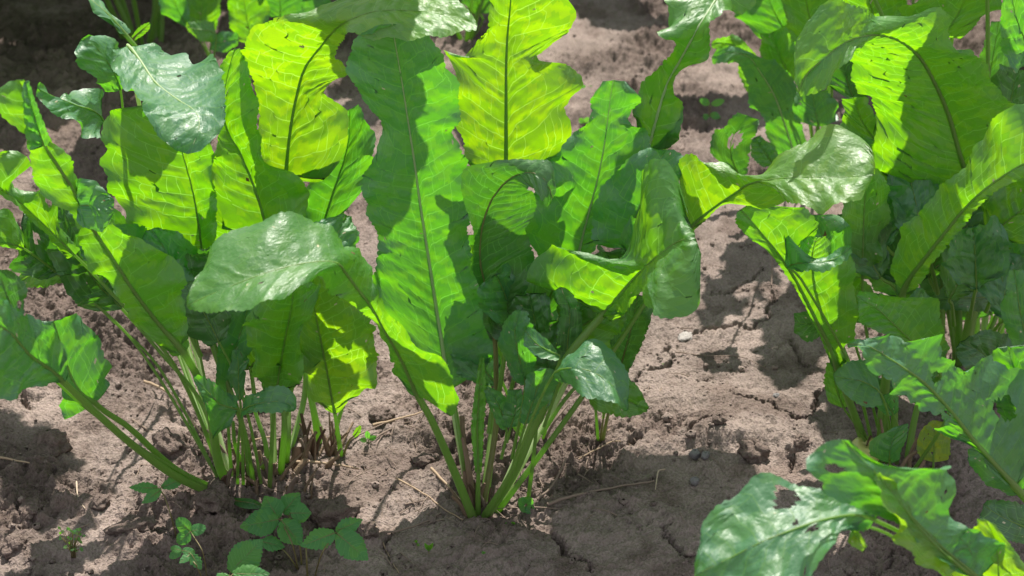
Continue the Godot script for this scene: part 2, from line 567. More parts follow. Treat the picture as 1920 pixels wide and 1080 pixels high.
const CRACKS := [
	["1452 545; 1440 590; 1415 615; 1370 614; 1322 622; 1292 634; 1262 640", 0.0045, 0.022],
	["1252 632; 1247 660; 1270 686; 1240 700; 1202 714; 1178 733; 1150 742", 0.0045, 0.022],
	["1480 628; 1485 650; 1500 670; 1501 683; 1535 686", 0.0035, 0.018],
	["1558 728; 1545 742; 1525 755; 1525 785; 1490 796; 1440 766; 1410 760; 1366 766; 1362 748", 0.0048, 0.024],
	["1525 784; 1535 806; 1556 826", 0.003, 0.016],
	["1490 796; 1462 803", 0.0025, 0.012],
	["1215 755; 1190 774; 1175 805; 1170 823", 0.006, 0.028],
	["1160 820; 1196 832; 1176 850; 1142 861", 0.006, 0.028],
	["1196 832; 1250 820", 0.0022, 0.012],
	["1240 820; 1258 814; 1290 830; 1325 811; 1376 816; 1412 828", 0.0035, 0.018],
	["1036 876; 1080 882; 1100 896; 1122 906; 1140 918", 0.0045, 0.022],
	["1078 882; 1115 864; 1150 850", 0.0022, 0.012],
	["1477 900; 1481 866; 1526 858", 0.007, 0.030],
	["1244 965; 1248 986; 1237 1000; 1260 1020; 1276 1036; 1258 1062", 0.0042, 0.022],
	["1246 968; 1280 955; 1312 949", 0.0022, 0.012],
	["1248 984; 1200 989; 1152 978; 1138 960", 0.0026, 0.013],
	["1022 990; 1032 1008; 1050 1022; 1062 1044; 1098 1066; 1104 1090", 0.007, 0.030],
	["1535 1000; 1525 1030; 1503 1048; 1494 1080", 0.0055, 0.026],
	["1690 1030; 1664 1050; 1667 1085", 0.0045, 0.022],
	["1664 1050; 1610 1030; 1560 1020", 0.0022, 0.012],
	["45 700; 36 728; 42 752; 60 780", 0.006, 0.028],
	["36 728; 0 745; -40 750", 0.003, 0.014],
	["848 812; 853 838; 862 862", 0.0045, 0.022],
	["728 985; 722 1020; 745 1060", 0.0055, 0.026],
	["728 932; 746 956", 0.004, 0.02],
	["712 968; 742 954; 756 940", 0.0028, 0.014],
	["592 690; 600 720; 640 742", 0.005, 0.024],
	["500 985; 520 1010; 512 1060", 0.004, 0.02],
	["460 930; 462 965; 440 1000", 0.004, 0.02],
	["0 915; 60 892; 120 905", 0.0025, 0.012],
	["250 930; 262 965; 240 1000", 0.0045, 0.022],
	["1335 640; 1400 660; 1450 662", 0.002, 0.01],
	["1095 1002; 1112 985; 1118 975", 0.0022, 0.012],
	["1310 560; 1370 545; 1420 520; 1440 490", 0.0028, 0.014],
	["700 640; 712 700; 704 735", 0.0028, 0.014],
	["1350 985; 1330 1020; 1360 1060", 0.0018, 0.009],
	["1180 920; 1215 905; 1250 880", 0.003, 0.015],
]

func graded(bands: Array, reach: float) -> PackedFloat32Array:
	# bands: [from, step] in rising order, the last one ends the fine part; coarse steps go on to the horizon
	var a := []
	var v: float = bands[0][0]
	var s: float = bands[0][1]
	while v > -reach:
		s *= 1.35
		v -= s
		a.push_front(v)
	v = bands[0][0]
	for k in bands.size() - 1:
		while v < bands[k + 1][0]:
			a.append(v)
			v += bands[k][1]
	s = bands[-1][1]
	while v < reach:
		a.append(v)
		s *= 1.35
		v += s
	return PackedFloat32Array(a)

func build_ground() -> void:
	gx = graded([[-1.08, 0.0052], [-0.64, 0.0026], [0.64, 0.0052], [1.08, 0.006]], 70.0)
	gz = graded([[-3.9, 0.0065], [-2.5, 0.0030], [-1.55, 0.005]], 70.0)
	var nx := gx.size()
	var nz := gz.size()
	gh.resize(nx * nz)
	cut_.resize(nx * nz)
	var faint := FastNoiseLite.new()
	faint.seed = 91
	faint.noise_type = FastNoiseLite.TYPE_CELLULAR
	faint.cellular_return_type = FastNoiseLite.RETURN_DISTANCE2_SUB
	faint.frequency = 1.0 / 17.0
	for i in nz:
		for j in nx:
			var x := gx[j]
			var z := gz[i]
			gh[i * nx + j] = relief(x, z)
			if absf(x) < 1.1 and z > -3.95 and z < -1.45:
				var p := Vector2(x * 100.0, z * 100.0)
				p += Vector2(soft.get_noise_2d(p.x * 9, p.y * 9), soft.get_noise_2d(p.x * 9 + 300, p.y * 9)) * 6.0
				p += Vector2(fine.get_noise_2d(p.x * 1.4, p.y * 1.4), fine.get_noise_2d(p.x * 1.4 + 50, p.y * 1.4)) * 0.7
				var e := faint.get_noise_2d(p.x, p.y) + 1.0
				var where := smoothstep(-0.12, 0.25, soft.get_noise_2d(x * 260 + 20, z * 260 + 700))
				cut_[i * nx + j] = 0.012 * smoothstep(0.05, 0.014, e) * where
	for c in CRACKS: crack(c[0], c[1], c[2])
	# low mound of crusted soil in the gap between the rows, with a broken face towards the viewer
	var mound := flat_point(1345, 830)
	var clump := flat_point(560, 930)
	for i in nz:
		for j in nx:
			if absf(gx[j]) > 1.1 or gz[i] < -3.95 or gz[i] > -1.45: continue
			var dx := (gx[j] - mound.x) / 0.075
			var dz := (gz[i] - mound.y)
			var edge_ := 0.012 * edge_noise.get_noise_2d(gx[j] * 9000, 5.0)
			gh[i * nx + j] += 0.020 * exp(-dx * dx) * smoothstep(0.035 + edge_, 0.012 + edge_, dz) * smoothstep(-0.16, 0.0, dz)
			dx = (gx[j] - clump.x) / 0.11
			dz = (gz[i] - clump.y + 0.02) / 0.07
			gh[i * nx + j] += 0.012 * exp(-dx * dx - dz * dz)
	var v := PackedVector3Array()
	var nn := PackedVector3Array()
	var cc := PackedColorArray()
	v.resize(nx * nz)
	nn.resize(nx * nz)
	cc.resize(nx * nz)
	for i in nz:
		for j in nx:
			var k := i * nx + j
			gh[k] -= cut_[k]
			v[k] = Vector3(gx[j], gh[k], gz[i])
	for i in nz:
		for j in nx:
			var k := i * nx + j
			var a := v[i * nx + mini(j + 1, nx - 1)] - v[i * nx + maxi(j - 1, 0)]
			var b := v[mini(i + 1, nz - 1) * nx + j] - v[maxi(i - 1, 0) * nx + j]
			nn[k] = b.cross(a).normalized()
			var p := Vector2(gx[j] * 100.0, gz[i] * 100.0)
			var t := 1.0 + 0.28 * soft.get_noise_2d(p.x * 3.0 + 900, p.y * 3.0) + 0.25 * fine.get_noise_2d(p.x * 0.8 + 60, p.y * 0.8)
			# crust is pale, crumbly soil browner; dimmer light at left is painted in too
			var patchy := smoothstep(0.0, 0.5, soft.get_noise_2d(p.x * 7.0, p.y * 7.0 + 333) + 0.35 * fine.get_noise_2d(p.x * 1.7, p.y * 1.7))
			var c := Color(0.268, 0.220, 0.196).lerp(Color(0.190, 0.150, 0.131), patchy)
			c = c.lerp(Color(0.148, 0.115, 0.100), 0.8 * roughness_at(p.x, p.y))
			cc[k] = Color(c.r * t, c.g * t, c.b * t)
	var ix := PackedInt32Array()
	ix.resize((nx - 1) * (nz - 1) * 6)
	var w := 0
	for i in nz - 1:
		for j in nx - 1:
			var k := i * nx + j
			for q in [k, k + 1, k + nx, k + 1, k + nx + 1, k + nx]:
				ix[w] = q
				w += 1
	var arr := []
	arr.resize(Mesh.ARRAY_MAX)
	arr[Mesh.ARRAY_VERTEX] = v
	arr[Mesh.ARRAY_NORMAL] = nn
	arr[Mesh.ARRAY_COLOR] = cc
	arr[Mesh.ARRAY_INDEX] = ix
	var mesh := ArrayMesh.new()
	mesh.add_surface_from_arrays(Mesh.PRIMITIVE_TRIANGLES, arr)
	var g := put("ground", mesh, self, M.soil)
	tag(g, "dry cracked grey-brown soil of the vegetable bed", "soil", "", "structure")

# ---------------------------------------------------------------- loose things on the ground

func lump(size: Vector3, seed_: float, rough: float, rings := 22, sharp := 0.0, tint := Color(0, 0, 0, 0)) -> ArrayMesh:
	var v := PackedVector3Array()
	var cc := PackedColorArray()
	var ix := PackedInt32Array()
	var seg := rings * 2
	for i in rings + 1:
		for j in seg:
			var a := PI * i / rings
			var b := TAU * j / seg
			var d := Vector3(sin(a) * cos(b), cos(a), sin(a) * sin(b))
			var n := soft.get_noise_3d(d.x * 90 + seed_ * 100, d.y * 90, d.z * 90) * 0.9 + soft.get_noise_3d(d.x * 140 + seed_ * 100, d.y * 140, d.z * 140) * 0.45 + fine.get_noise_3d(d.x * 16 + seed_ * 100, d.y * 16, d.z * 16) * 0.28
			if sharp > 0.0: n += sharp * cell.get_noise_3d(d.x * 4 + seed_ * 50, d.y * 4, d.z * 4)
			v.append(d * size * (1.0 + rough * n))
			var t := 1.0 + 0.35 * fine.get_noise_3d(d.x * 10 + seed_, d.y * 10, d.z * 10)
			cc.append(Color(tint.r * t, tint.g * t, tint.b * t))
	for i in rings:
		for j in seg:
			var k := i * seg + j
			var k1 := i * seg + (j + 1) % seg
			ix.append_array(PackedInt32Array([k, k1, k + seg, k1, k1 + seg, k + seg]))
	var nn := PackedVector3Array()
	nn.resize(v.size())
	for t in range(0, ix.size(), 3):
		var n := (v[ix[t + 2]] - v[ix[t]]).cross(v[ix[t + 1]] - v[ix[t]])
		for q in 3: nn[ix[t + q]] += n
	for k in nn.size(): nn[k] = nn[k].normalized()
	if nn.size():
		for j in seg:
			nn[j] = Vector3.UP
			nn[rings * seg + j] = Vector3.DOWN
	var arr := []
	arr.resize(Mesh.ARRAY_MAX)
	arr[Mesh.ARRAY_VERTEX] = v
	arr[Mesh.ARRAY_NORMAL] = nn
	if tint.a > 0: arr[Mesh.ARRAY_COLOR] = cc
	arr[Mesh.ARRAY_INDEX] = ix
	var mesh := ArrayMesh.new()
	mesh.add_surface_from_arrays(Mesh.PRIMITIVE_TRIANGLES, arr)
	return mesh

func stone(called: String, label: String, category: String, x: float, y: float, size: Vector3, rough: float, mat: Material, group: String, sink := 0.35, sharp := 0.0) -> void:
	var p := on_ground(x, y)
	var soil: bool = mat == M.soil
	var o := put(called, lump(size, x * 0.37 + y, rough, 26 if size.x > 0.012 else 12, sharp, Color(0.165, 0.130, 0.114, 1) if soil else Color(0, 0, 0, 0)), self, mat)
	o.position = p + Vector3(0, size.y * (1.0 - 2.0 * sink), 0)
	o.rotation.y = x * 0.7
	tag(o, label, category, group)

func straw(label: String, line: String, r: float, mat: String, lift := 0.002) -> void:
	var pts := []
	for part in line.split(";", false):
		var f := part.strip_edges().split_floats(" ", false)
		var p := on_ground(f[0], f[1])
		p.y += lift + r + (f[2] * 0.01 if f.size() > 2 else 0.0)
		pts.append(p)
	var o: Vector3 = pts[0]
	for k in pts.size(): pts[k] -= o
	var path := smooth_path(pts, 0.006)
	for k in path.size():
		path[k] += Vector3(0, 0.001 * soft.get_noise_2d(k * 30.0, r * 9e5), 0.0015 * soft.get_noise_2d(k * 22.0 + 500, r * 9e5))
	var m := put("dry_straw", tube(path, func(k: float) -> float: return r * (1.0 - 0.45 * k), 6, 0.7, 0.35), self, M[mat])
	m.position = o
	tag(m, label, "dry straw", "dry straws and roots lying on the soil")

func crumbs() -> void:
	var kinds := [[0.0016, 2600, 0.0], [0.0032, 900, 3.0], [0.0055, 220, 7.0]]
	for kd in kinds:
		var mm := MultiMesh.new()
		mm.transform_format = MultiMesh.TRANSFORM_3D
		mm.use_colors = true
		mm.mesh = lump(Vector3(1, 0.75, 0.9), kd[2], 0.45, 6, 0.0, Color(0.25, 0.203, 0.18, 1))
		mm.instance_count = kd[1]
		var n := 0
		while n < kd[1]:
			var z := -1.55 - 2.1 * pow(rng.randf(), 1.4)
			var x := rng.randf_range(-0.36, 0.36) * -z
			var keep := soft.get_noise_2d(x * 700, z * 700 + 55) + 0.15 * soft.get_noise_2d(x * 2400, z * 2400) - x * 0.12
			if keep < rng.randf_range(-0.25, 0.25): continue
			var s: float = kd[0] * rng.randf_range(0.6, 1.5)
			var b := Basis(Vector3(rng.randf_range(-1, 1), rng.randf_range(-1, 1), rng.randf_range(-1, 1)).normalized(), rng.randf() * TAU).scaled(Vector3(s, s * 0.8, s))
			mm.set_instance_transform(n, Transform3D(b, Vector3(x, ground_y(x, z) + s * 0.3, z)))
			var t := rng.randf_range(0.65, 1.15)
			mm.set_instance_color(n, Color(t, t, t))
			n += 1
		var o := MultiMeshInstance3D.new()
		o.name = numbered("soil_crumbs")
		o.multimesh = mm
		o.material_override = M.soil
		add_child(o, true)
		tag(o, ["fine loose soil crumbs strewn over the bed", "pea-sized loose soil crumbs strewn over the bed", "larger loose soil crumbs strewn over the bed"][kinds.find(kd)], "soil crumbs", "", "stuff")
	# bits of chaff
	var mm := MultiMesh.new()
	mm.transform_format = MultiMesh.TRANSFORM_3D
	mm.mesh = tube([Vector3(-1, 0, 0), Vector3(-0.3, 0.06, 0.05), Vector3(0.4, 0.02, 0.0), Vector3(1, 0.05, -0.12)], func(k: float) -> float: return 0.045 * (1.2 - k), 5)
	mm.instance_count = 420
	for n in 420:
		var z := -1.55 - 1.6 * pow(rng.randf(), 1.5)
		var x := rng.randf_range(-0.34, 0.3) * -z
		if n < 170:
			var c: Vector2 = [flat_point(560, 905), flat_point(900, 950), flat_point(720, 810), flat_point(1060, 880)][n % 4]
			x = c.x + rng.randfn() * 0.06
			z = c.y + rng.randfn() * 0.05
		var s := rng.randf_range(0.006, 0.022)
		var b := Basis(Vector3.UP, rng.randf() * TAU) * Basis(Vector3.FORWARD, rng.randf_range(-0.25, 0.25))
		mm.set_instance_transform(n, Transform3D(b.scaled(Vector3.ONE * s), Vector3(x, ground_y(x, z) + 0.002, z)))
	var o := MultiMeshInstance3D.new()
	o.name = "chaff"
	o.multimesh = mm
	o.material_override = M.straw_grey
	add_child(o, true)
	tag(o, "scattered short bits of dry chaff on the soil", "chaff", "", "stuff")

# ---------------------------------------------------------------- the horseradish plants

func left_plant() -> void:
	var p := thing("horseradish_plant", "broad horseradish clump at left with dead brown stalk stubs at its foot", "plant", on_ground(500, 925), "horseradish plants in the bed")
	# large upright blades lit through from behind
	leaf(p, "478 928; 455 800 1.890; 400 640 1.920", "392 560 1.975|372 565 0|402 560 0;382 500 1.980|335 520 -1|400 500 -1;374 430 1.985|265 465 -2|405 430 -1;362 360 1.985|228 385 -2|402 370 -1;343 290 1.980|197 300 -2|398 300 -1;325 235 1.975|194 230 -1|390 235 0;308 208 1.970|226 200 0|362 205 0;302 197 1.965|285 196 0|318 197 0", {"kind": "fresh", "gap": 0.018})
	leaf(p, "515 915; 512 780 1.980; 511 620 2.000", "510 520 2.010|490 520 0|530 520 0;506 470 2.020|420 480 -1|568 460 -1;495 410 2.020|366 430 -2|573 400 -2;475 345 2.020|378 345 -2|572 340 -2;450 285 2.020|400 295 -2|497 300 -2;425 240 2.020|410 250 -1|488 240 -2;420 185 2.020|405 190 -1|485 180 -1;428 135 2.020|408 140 0|465 125 0;440 92 2.020|430 96 0|450 90 0", {"kind": "fresh"})
	leaf(p, "540 868; 573 725 2.060; 560 560 2.060; 540 420 2.060", "535 340 2.060|522 345 0|556 340 0;537 315 2.060|498 318 -1|605 335 -2;541 270 2.060|488 280 -1|652 272 -3;548 220 2.060|487 230 -1|648 212 -3;556 180 2.060|484 175 -1|608 172 -2;570 130 2.050|458 130 -2|652 135 -2;595 95 2.030|452 92 -2|628 108 -1;622 62 2.000|495 38 -1|644 72 -1;648 42 1.970|570 24 2|656 62 -3;700 22 1.960|690 -14 6|703 76 -5;775 20 1.940|765 -22 6|788 75 -5;845 30 1.930|845 -8 3|845 62 -3;895 48 1.920|890 34 1|893 58 -1", {"kind": "young", "pucker": 0.0013, "lobe": 0.05, "ruffle": 0.004})
	leaf(p, "612 818; 580 740 2.05; 590 560 2.07", "605 430 2.07|590 435 0|625 425 0;612 400 2.07|570 405 0|650 395 -1;628 350 2.07|580 350 0|690 335 -2;645 300 2.07|600 305 0|700 280 -2;655 255 2.07|620 260 0|694 235 -1;655 205 2.07|640 210 0|672 195 0", {"kind": "ripe"})
	# blades that arch over and show their pale upper face
	leaf(p, "440 925; 330 520 2.030; 262 200 2.030; 244 110 2.020", "240 85 2.010|212 92 -2|262 84 2;262 112 1.980|212 125 -3|320 92 4;292 155 1.940|236 165 -3|375 112 4;335 188 1.900|262 182 -3|418 140 3;362 205 1.860|268 200 -2|420 165 2;374 225 1.840|272 215 -1|421 200 1;368 258 1.820|300 258 -1|412 245 0;352 289 1.810|330 282 0|376 283 0", {"pucker": 0.0013, "kind": "ripe", "stalk": "pale_rib", "deep": 1.7, "ruffle": 0.008})
	leaf(p, "438 926; 330 560 2.16; 288 200 2.2; 262 100 2.19", "236 66 2.19|224 64 -1|246 60 1;200 26 2.19|188 24 -2|214 27 2;165 -5 2.2|152 -4 -3|178 -8 3;142 -50 2.24|90 -40 -3|180 -70 3;110 -120 2.32|10 -95 -2|215 -150 2;74 -210 2.42|-55 -185 0|195 -245 0;36 -300 2.50|-60 -285 0|125 -325 0;12 -355 2.54|-6 -350 0|30 -365 0", {"kind": "ripe", "lobe": 0.3})
	leaf(p, "438 926; 330 560 2.190; 270 180 2.210; 248 78 2.210", "250 72 2.210|246 70 0|253 76 0;262 60 2.210|257 55 0|268 66 0;275 49 2.210|270 45 0|280 54 0;281 43 2.210|280 42 0|282 45 0", {"kind": "fresh", "small": true, "thick": 0.002})
	leaf(p, "430 926; 300 560 2.130; 236 260 2.140", "226 168 2.130|198 172 -1|234 162 0;210 130 2.110|172 142 -2|236 122 1;190 100 2.100|148 116 -2|214 84 2;170 80 2.090|141 96 -1|187 62 2;153 74 2.090|147 84 0|164 66 0", {"pucker": 0.0014, "kind": "ripe", "deep": 1.8, "ruffle": 0.008})
	leaf(p, "432 928; 310 580 2.090; 222 330 2.090", "196 228 2.070|196 172 2|190 258 -2;170 205 2.050|160 164 2|162 254 -2;150 200 2.030|130 172 1|145 236 -2;125 190 2.010|105 182 1|118 206 -1;95 178 2.000|88 165 1|86 202 -1;70 165 1.990|75 153 0|68 180 0", {"pucker": 0.0013, "kind": "ripe", "deep": 2.0, "ruffle": 0.009, "bulge": 0.2})
	# long lobed blade leaning to the far left, its stout midrib seen along its length
	leaf(p, "432 928; 410 868 1.87; 388 750 1.84", "345 662 1.81|325 668 0|354 650 0;300 610 1.80|258 608 -1|348 598 1;250 545 1.78|228 562 -1|340 530 1;215 490 1.77|180 510 -1|310 472 1;182 440 1.76|148 455 -1|235 435 1;155 392 1.75|138 404 -1|180 384 1;132 345 1.74|78 362 -1|142 332 1;100 300 1.73|62 320 -1|128 288 1;80 260 1.72|62 272 -1|94 262 1;58 205 1.71|8 222 -1|66 198 1;44 168 1.71|-8 176 -1|52 160 0;34 150 1.71|18 152 0|44 149 0", {"thick": 0.0052, "kind": "fresh", "lobe": 0.14, "pitch": 0.011, "tooth": 0.004, "seed": 3.0})
	leaf(p, "130 345 1.74; 95 290 1.725", "82 272 1.715|52 280 -1|95 266 0;67 225 1.705|45 235 -1|79 224 0;54 182 1.70|42 190 -1|63 180 0;48 152 1.70|44 155 0|54 151 0", {"kind": "ripe", "pucker": 0.0025, "ruffle": 0.004, "name": "leaf_lobe"})
	leaf(p, "182 440 1.76; 150 395 1.745", "150 386 1.74|142 338 1|144 412 -1;174 385 1.735|170 336 1|170 428 -1;198 386 1.73|198 360 1|197 436 -1;214 386 1.73|215 375 0|212 402 0", {"kind": "ripe", "pucker": 0.003, "ruffle": 0.004, "name": "leaf_lobe", "thick": 0.0012})
	leaf(p, "425 932; 380 760 1.93; 300 660 1.94", "228 578 1.95|182 584 -1|226 545 1;185 535 1.94|138 568 -2|207 515 2;150 480 1.93|110 512 -2|192 470 2;125 425 1.92|91 455 -2|168 405 2;110 385 1.92|95 400 -1|130 383 1;104 358 1.92|100 365 0|110 358 0", {"kind": "old", "pucker": 0.003, "ruffle": 0.009, "pins": 4})
	leaf(p, "422 933; 300 692 1.93; 200 590 1.94", "118 510 1.94|102 518 -2|112 470 2;85 493 1.93|68 522 -2|98 425 3;55 473 1.92|38 508 -2|68 400 3;38 440 1.91|33 472 -1|42 398 2", {"kind": "old", "pucker": 0.0028, "holes": [[0.55, 0.4, 0.05, 0.14]]})
	leaf(p, "425 931; 250 640 1.93; 110 515 1.93", "45 466 1.9|40 471 0|44 440 0;20 457 1.89|15 464 0|32 408 2;-10 450 1.88|-12 460 0|2 393 2;-45 440 1.88|-46 448 0|-40 415 0", {"kind": "fresh"})
	leaf(p, "428 931; 330 690 1.88; 205 545 1.87", "140 478 1.86|128 484 0|150 468 0;98 437 1.85|88 443 -1|106 412 1;65 405 1.84|58 412 -1|103 356 1;32 375 1.83|25 383 -1|56 360 1;10 360 1.83|4 368 -1|26 342 1;-5 345 1.82|-12 352 -1|50 312 2;-20 330 1.82|-25 338 -1|42 285 2;-40 310 1.82|-42 315 0|2 284 1", {"kind": "fresh", "holes": [[0.4, 0.6, 0.04, 0.16], [0.2, 0.5, 0.03, 0.14]], "seed": 1.7})
	# two long stalks that lie out to the left
	leaf(p, "415 942; 330 893 1.81; 250 835 1.75; 178 772 1.68", "118 715 1.64|104 716 -1|128 700 0;90 690 1.62|60 724 -2|104 640 2;55 665 1.60|10 738 -2|78 604 2;20 625 1.58|-30 726 -2|42 588 2;-20 600 1.57|-60 690 -2|0 560 1;-60 590 1.57|-80 640 0|-50 570 0", {"thick": 0.0046, "kind": "ripe", "pucker": 0.002, "ruffle": 0.008})
	leaf(p, "425 936; 330 880 1.83; 240 800 1.76; 192 768 1.73", "178 755 1.72|122 786 -2|206 722 2;150 735 1.71|118 748 -2|204 690 2;130 700 1.71|106 690 -1|188 640 2;118 660 1.71|90 640 -1|168 620 2;108 625 1.71|68 608 -1|148 596 1;100 602 1.71|84 602 0|120 595 0", {"thick": 0.004, "kind": "ripe", "ruffle": 0.010, "tooth": 0.004, "pitch": 0.012})
	leaf(p, "418 940; 250 830 1.75; 90 700 1.64", "36 602 1.62|24 608 0|44 592 0;20 570 1.62|-6 592 -1|47 560 1;5 530 1.62|-30 552 -1|44 530 1;-5 505 1.62|-22 512 0|16 505 0", {"kind": "old", "holes": [[0.25, 0.5, 0.08, 0.2]]})
	# the inner and front blades
	leaf(p, "505 925; 512 790 1.88", "518 742 1.87|503 744 0|535 738 0;523 705 1.87|486 715 -1|562 722 -2;530 660 1.86|473 668 -3|568 682 -3;538 620 1.85|466 620 -3|562 632 -3;546 580 1.84|468 585 -2|590 575 -3;550 545 1.83|500 550 -1|600 540 -1;552 522 1.82|535 524 0|570 522 0", {"kind": "mid", "bulge": 0.22, "gap": 0.016})
	leaf(p, "640 850; 632 800 1.95", "628 775 1.94|612 768 0|640 768 0;622 745 1.93|588 742 -1|670 735 -1;615 705 1.92|568 700 -2|700 722 -2;606 660 1.91|555 650 -2|708 672 -2;598 620 1.90|548 600 -2|704 622 -2;590 580 1.89|548 560 -2|696 572 -2;585 540 1.88|560 525 -1|660 530 -1;582 515 1.88|572 512 0|600 512 0", {"kind": "young", "gap": 0.016, "seed": 2.0})
	leaf(p, "437 930; 428 800 1.9", "426 738 1.9|405 732 0|440 722 0;432 690 1.9|408 680 -1|456 680 -1;442 650 1.9|407 650 -1|472 640 0;455 610 1.9|415 600 -1|476 600 0;465 575 1.9|450 570 0|478 570 0", {"kind": "ripe"})
	leaf(p, "470 930; 456 800 1.87", "450 750 1.87|445 751 0|455 748 0;447 715 1.87|432 716 1|459 700 0;447 680 1.87|434 685 1|462 676 0;442 655 1.87|436 656 0|450 655 0", {"kind": "ripe"})
	leaf(p, "458 932; 455 840 1.84", "455 770 1.80|458 752 1|452 785 -1;480 758 1.79|475 738 1|475 772 -1;515 752 1.78|508 725 1|512 774 -1;540 756 1.78|536 728 1|535 772 -1;556 765 1.78|556 745 0|550 772 0", {"kind": "ripe", "ruffle": 0.008})
	leaf(p, "447 932; 446 850 1.85", "446 768 1.81|446 745 1|432 800 -1;415 760 1.80|420 735 1|402 828 -1;390 735 1.79|395 712 1|384 752 -1;362 708 1.79|370 703 0|364 716 0", {"kind": "ripe", "ruffle": 0.008})
	leaf(p, "493 930; 470 800 1.88; 440 700 1.88", "410 640 1.88|395 650 0|425 632 0;390 600 1.88|345 620 -1|430 590 1;365 560 1.88|325 580 -1|405 555 1;345 530 1.89|325 540 0|365 525 0", {"kind": "old", "ruffle": 0.009})
	leaf(p, "412 915; 405 830 1.88; 372 650 1.89", "360 610 1.89|352 615 0|368 605 0;340 560 1.90|318 568 0|385 545 0;325 520 1.91|290 535 0|350 508 0;318 490 1.92|300 490 0|336 485 0", {"kind": "ripe", "ruffle": 0.01})
	# young and broken stalks without blades, and last year's dead ones
	for s in [["525 905; 533 800 1.9; 528 700 1.92", 0.0042], ["598 835; 590 780 1.98; 570 690 2.0", 0.005], ["480 905; 500 850 1.92; 478 770 1.94", 0.0035], ["620 830; 640 770 2.02; 655 735 2.04", 0.003], ["462 900; 440 830 1.9; 437 790 1.9", 0.003], ["536 880; 540 820 1.93; 541 770 1.95", 0.0045]]:
		bare(p, "cut_stalk", s[0], s[1], "stalk")
	leaf(p, "638 852; 655 825 1.97", "663 818 1.97|661 815 0|665 821 0;671 808 1.97|667 804 0|675 812 0;676 798 1.97|675 797 0|678 799 0", {"kind": "fresh", "small": true, "thick": 0.0016})
	leaf(p, "420 940; 430 938 1.87", "432 936 1.86|432 933 0|432 940 0;450 940 1.85|452 934 0|448 950 -1;472 943 1.84|474 936 0|470 955 -1;494 950 1.84|494 946 0|493 953 0", {"kind": "old", "small": true, "thick": 0.002, "tooth": 0.0004})
	for s in [["527 918; 545 890 1.92; 556 862 1.93; 557 838 1.94", 0.0085], ["566 898; 578 870 1.97; 590 850 1.98", 0.0085], ["604 895; 615 870 1.98; 620 845 1.99", 0.0085], ["520 905; 512 880 1.91; 500 860 1.92", 0.006], ["570 905; 600 850 1.97; 635 795 1.99", 0.0025], ["590 862; 570 845 2.0; 560 820 2.0", 0.003], ["560 890; 590 830 1.98; 584 805 2.0", 0.0026], ["620 865; 650 815 2.0; 662 792 2.02", 0.0024], ["480 925; 490 880 1.92; 484 845 1.93", 0.005], ["590 900; 606 850 1.98; 610 820 2.0", 0.0022], ["632 860; 628 830 1.98; 622 790 1.99", 0.002], ["440 905; 452 880 1.93; 440 850 1.95", 0.004], ["545 915; 556 885 1.91; 575 860 1.92", 0.005], ["400 880; 395 850 1.95; 410 800 1.97", 0.002]]:
		bare(p, "dead_stalk", s[0], s[1], "dead" if s[1] < 0.007 else "dead_dark")
	stubs(p, 500, 918, 85, 24, 26)
	heart(p, [[430, 640, 100, 12], [395, 600, 140, 11], [470, 690, 60, 10], [360, 560, 110, 13], [300, 520, 130, 13], [250, 470, 150, 12], [180, 480, 190, 11], [560, 700, 80, 11], [585, 560, 70, 13], [440, 560, 100, 13]], 1.9, 2.0)
	stubs(p, 600, 868, 40, 22, 18)

func heart(p: Node3D, spots: Array, d0: float, d1: float) -> void:
	# small crumpled blades in the heart of the clump: [x, y, which way (degrees in the picture), length in cm]
	for k in spots.size():
		var q: Array = spots[k]
		var d := rng.randf_range(d0, d1)
		var a := at(q[0], q[1], d)
		var w := deg_to_rad(q[2])
		var dir := Vector3(cos(w), sin(w), rng.randf_range(-0.45, 0.45)).normalized()
		var across := dir.cross(Vector3(rng.randf_range(-0.5, 0.5), 0.5, 1).normalized()).normalized()
		var long: float = q[3] * 0.01
		var mid := []
		var lef := []
		var rig := []
		var curl := rng.randf_range(-0.04, 0.06)
		for e in 5:
			var t := e / 4.0
			var c := a + dir * long * t + Vector3(0, -0.25 * long * t * t, curl * t * t)
			var half: float = long * 0.30 * [0.18, 0.85, 1.0, 0.75, 0.15][e]
			mid.append(c)
			lef.append(c - across * half + Vector3(0, 0.2 * half, 0.1 * half))
			rig.append(c + across * half + Vector3(0, 0.2 * half, 0.1 * half))
		var foot := [p.position.lerp(a, 0.62), p.position.lerp(a, 0.85) + Vector3(0, 0.008, 0)]
		blade(p, foot, mid, lef, rig, {"kind": ["ripe", "old", "mid", "ripe"][k % 4], "ruffle": 0.012, "pucker": 0.0026, "tooth": 0.0042, "thick": 0.0026, "lobe": 0.18})

func stubs(p: Node3D, x: float, y: float, spread_x: float, spread_y: float, count: int) -> void:
	# frayed leaf bases of past years round the crown
	for k in count:
		var b := on_ground(x + rng.randf_range(-1, 1) * spread_x, y + rng.randf_range(-1, 1) * spread_y) - p.position
		var lean := Vector3(rng.randf_range(-0.6, 0.6), 1.0, rng.randf_range(-0.5, 0.6)).normalized()
		var long := rng.randf_range(0.02, 0.065)
		var bend := Vector3(rng.randf_range(-1, 1), 0, rng.randf_range(-1, 1)) * 0.012
		var r := rng.randf_range(0.0016, 0.0048)
		var path := smooth_path([b - Vector3(0, 0.008, 0), b + lean * long * 0.5 + bend * 0.4, b + lean * long + bend], 0.005)
		put("dead_stalk", tube(path, func(q: float) -> float: return r * (1.2 - 0.75 * q), 8, 0.6, 0.5), p, M[["dead", "dead_dark", "dead", "straw_grey"][k % 4]])

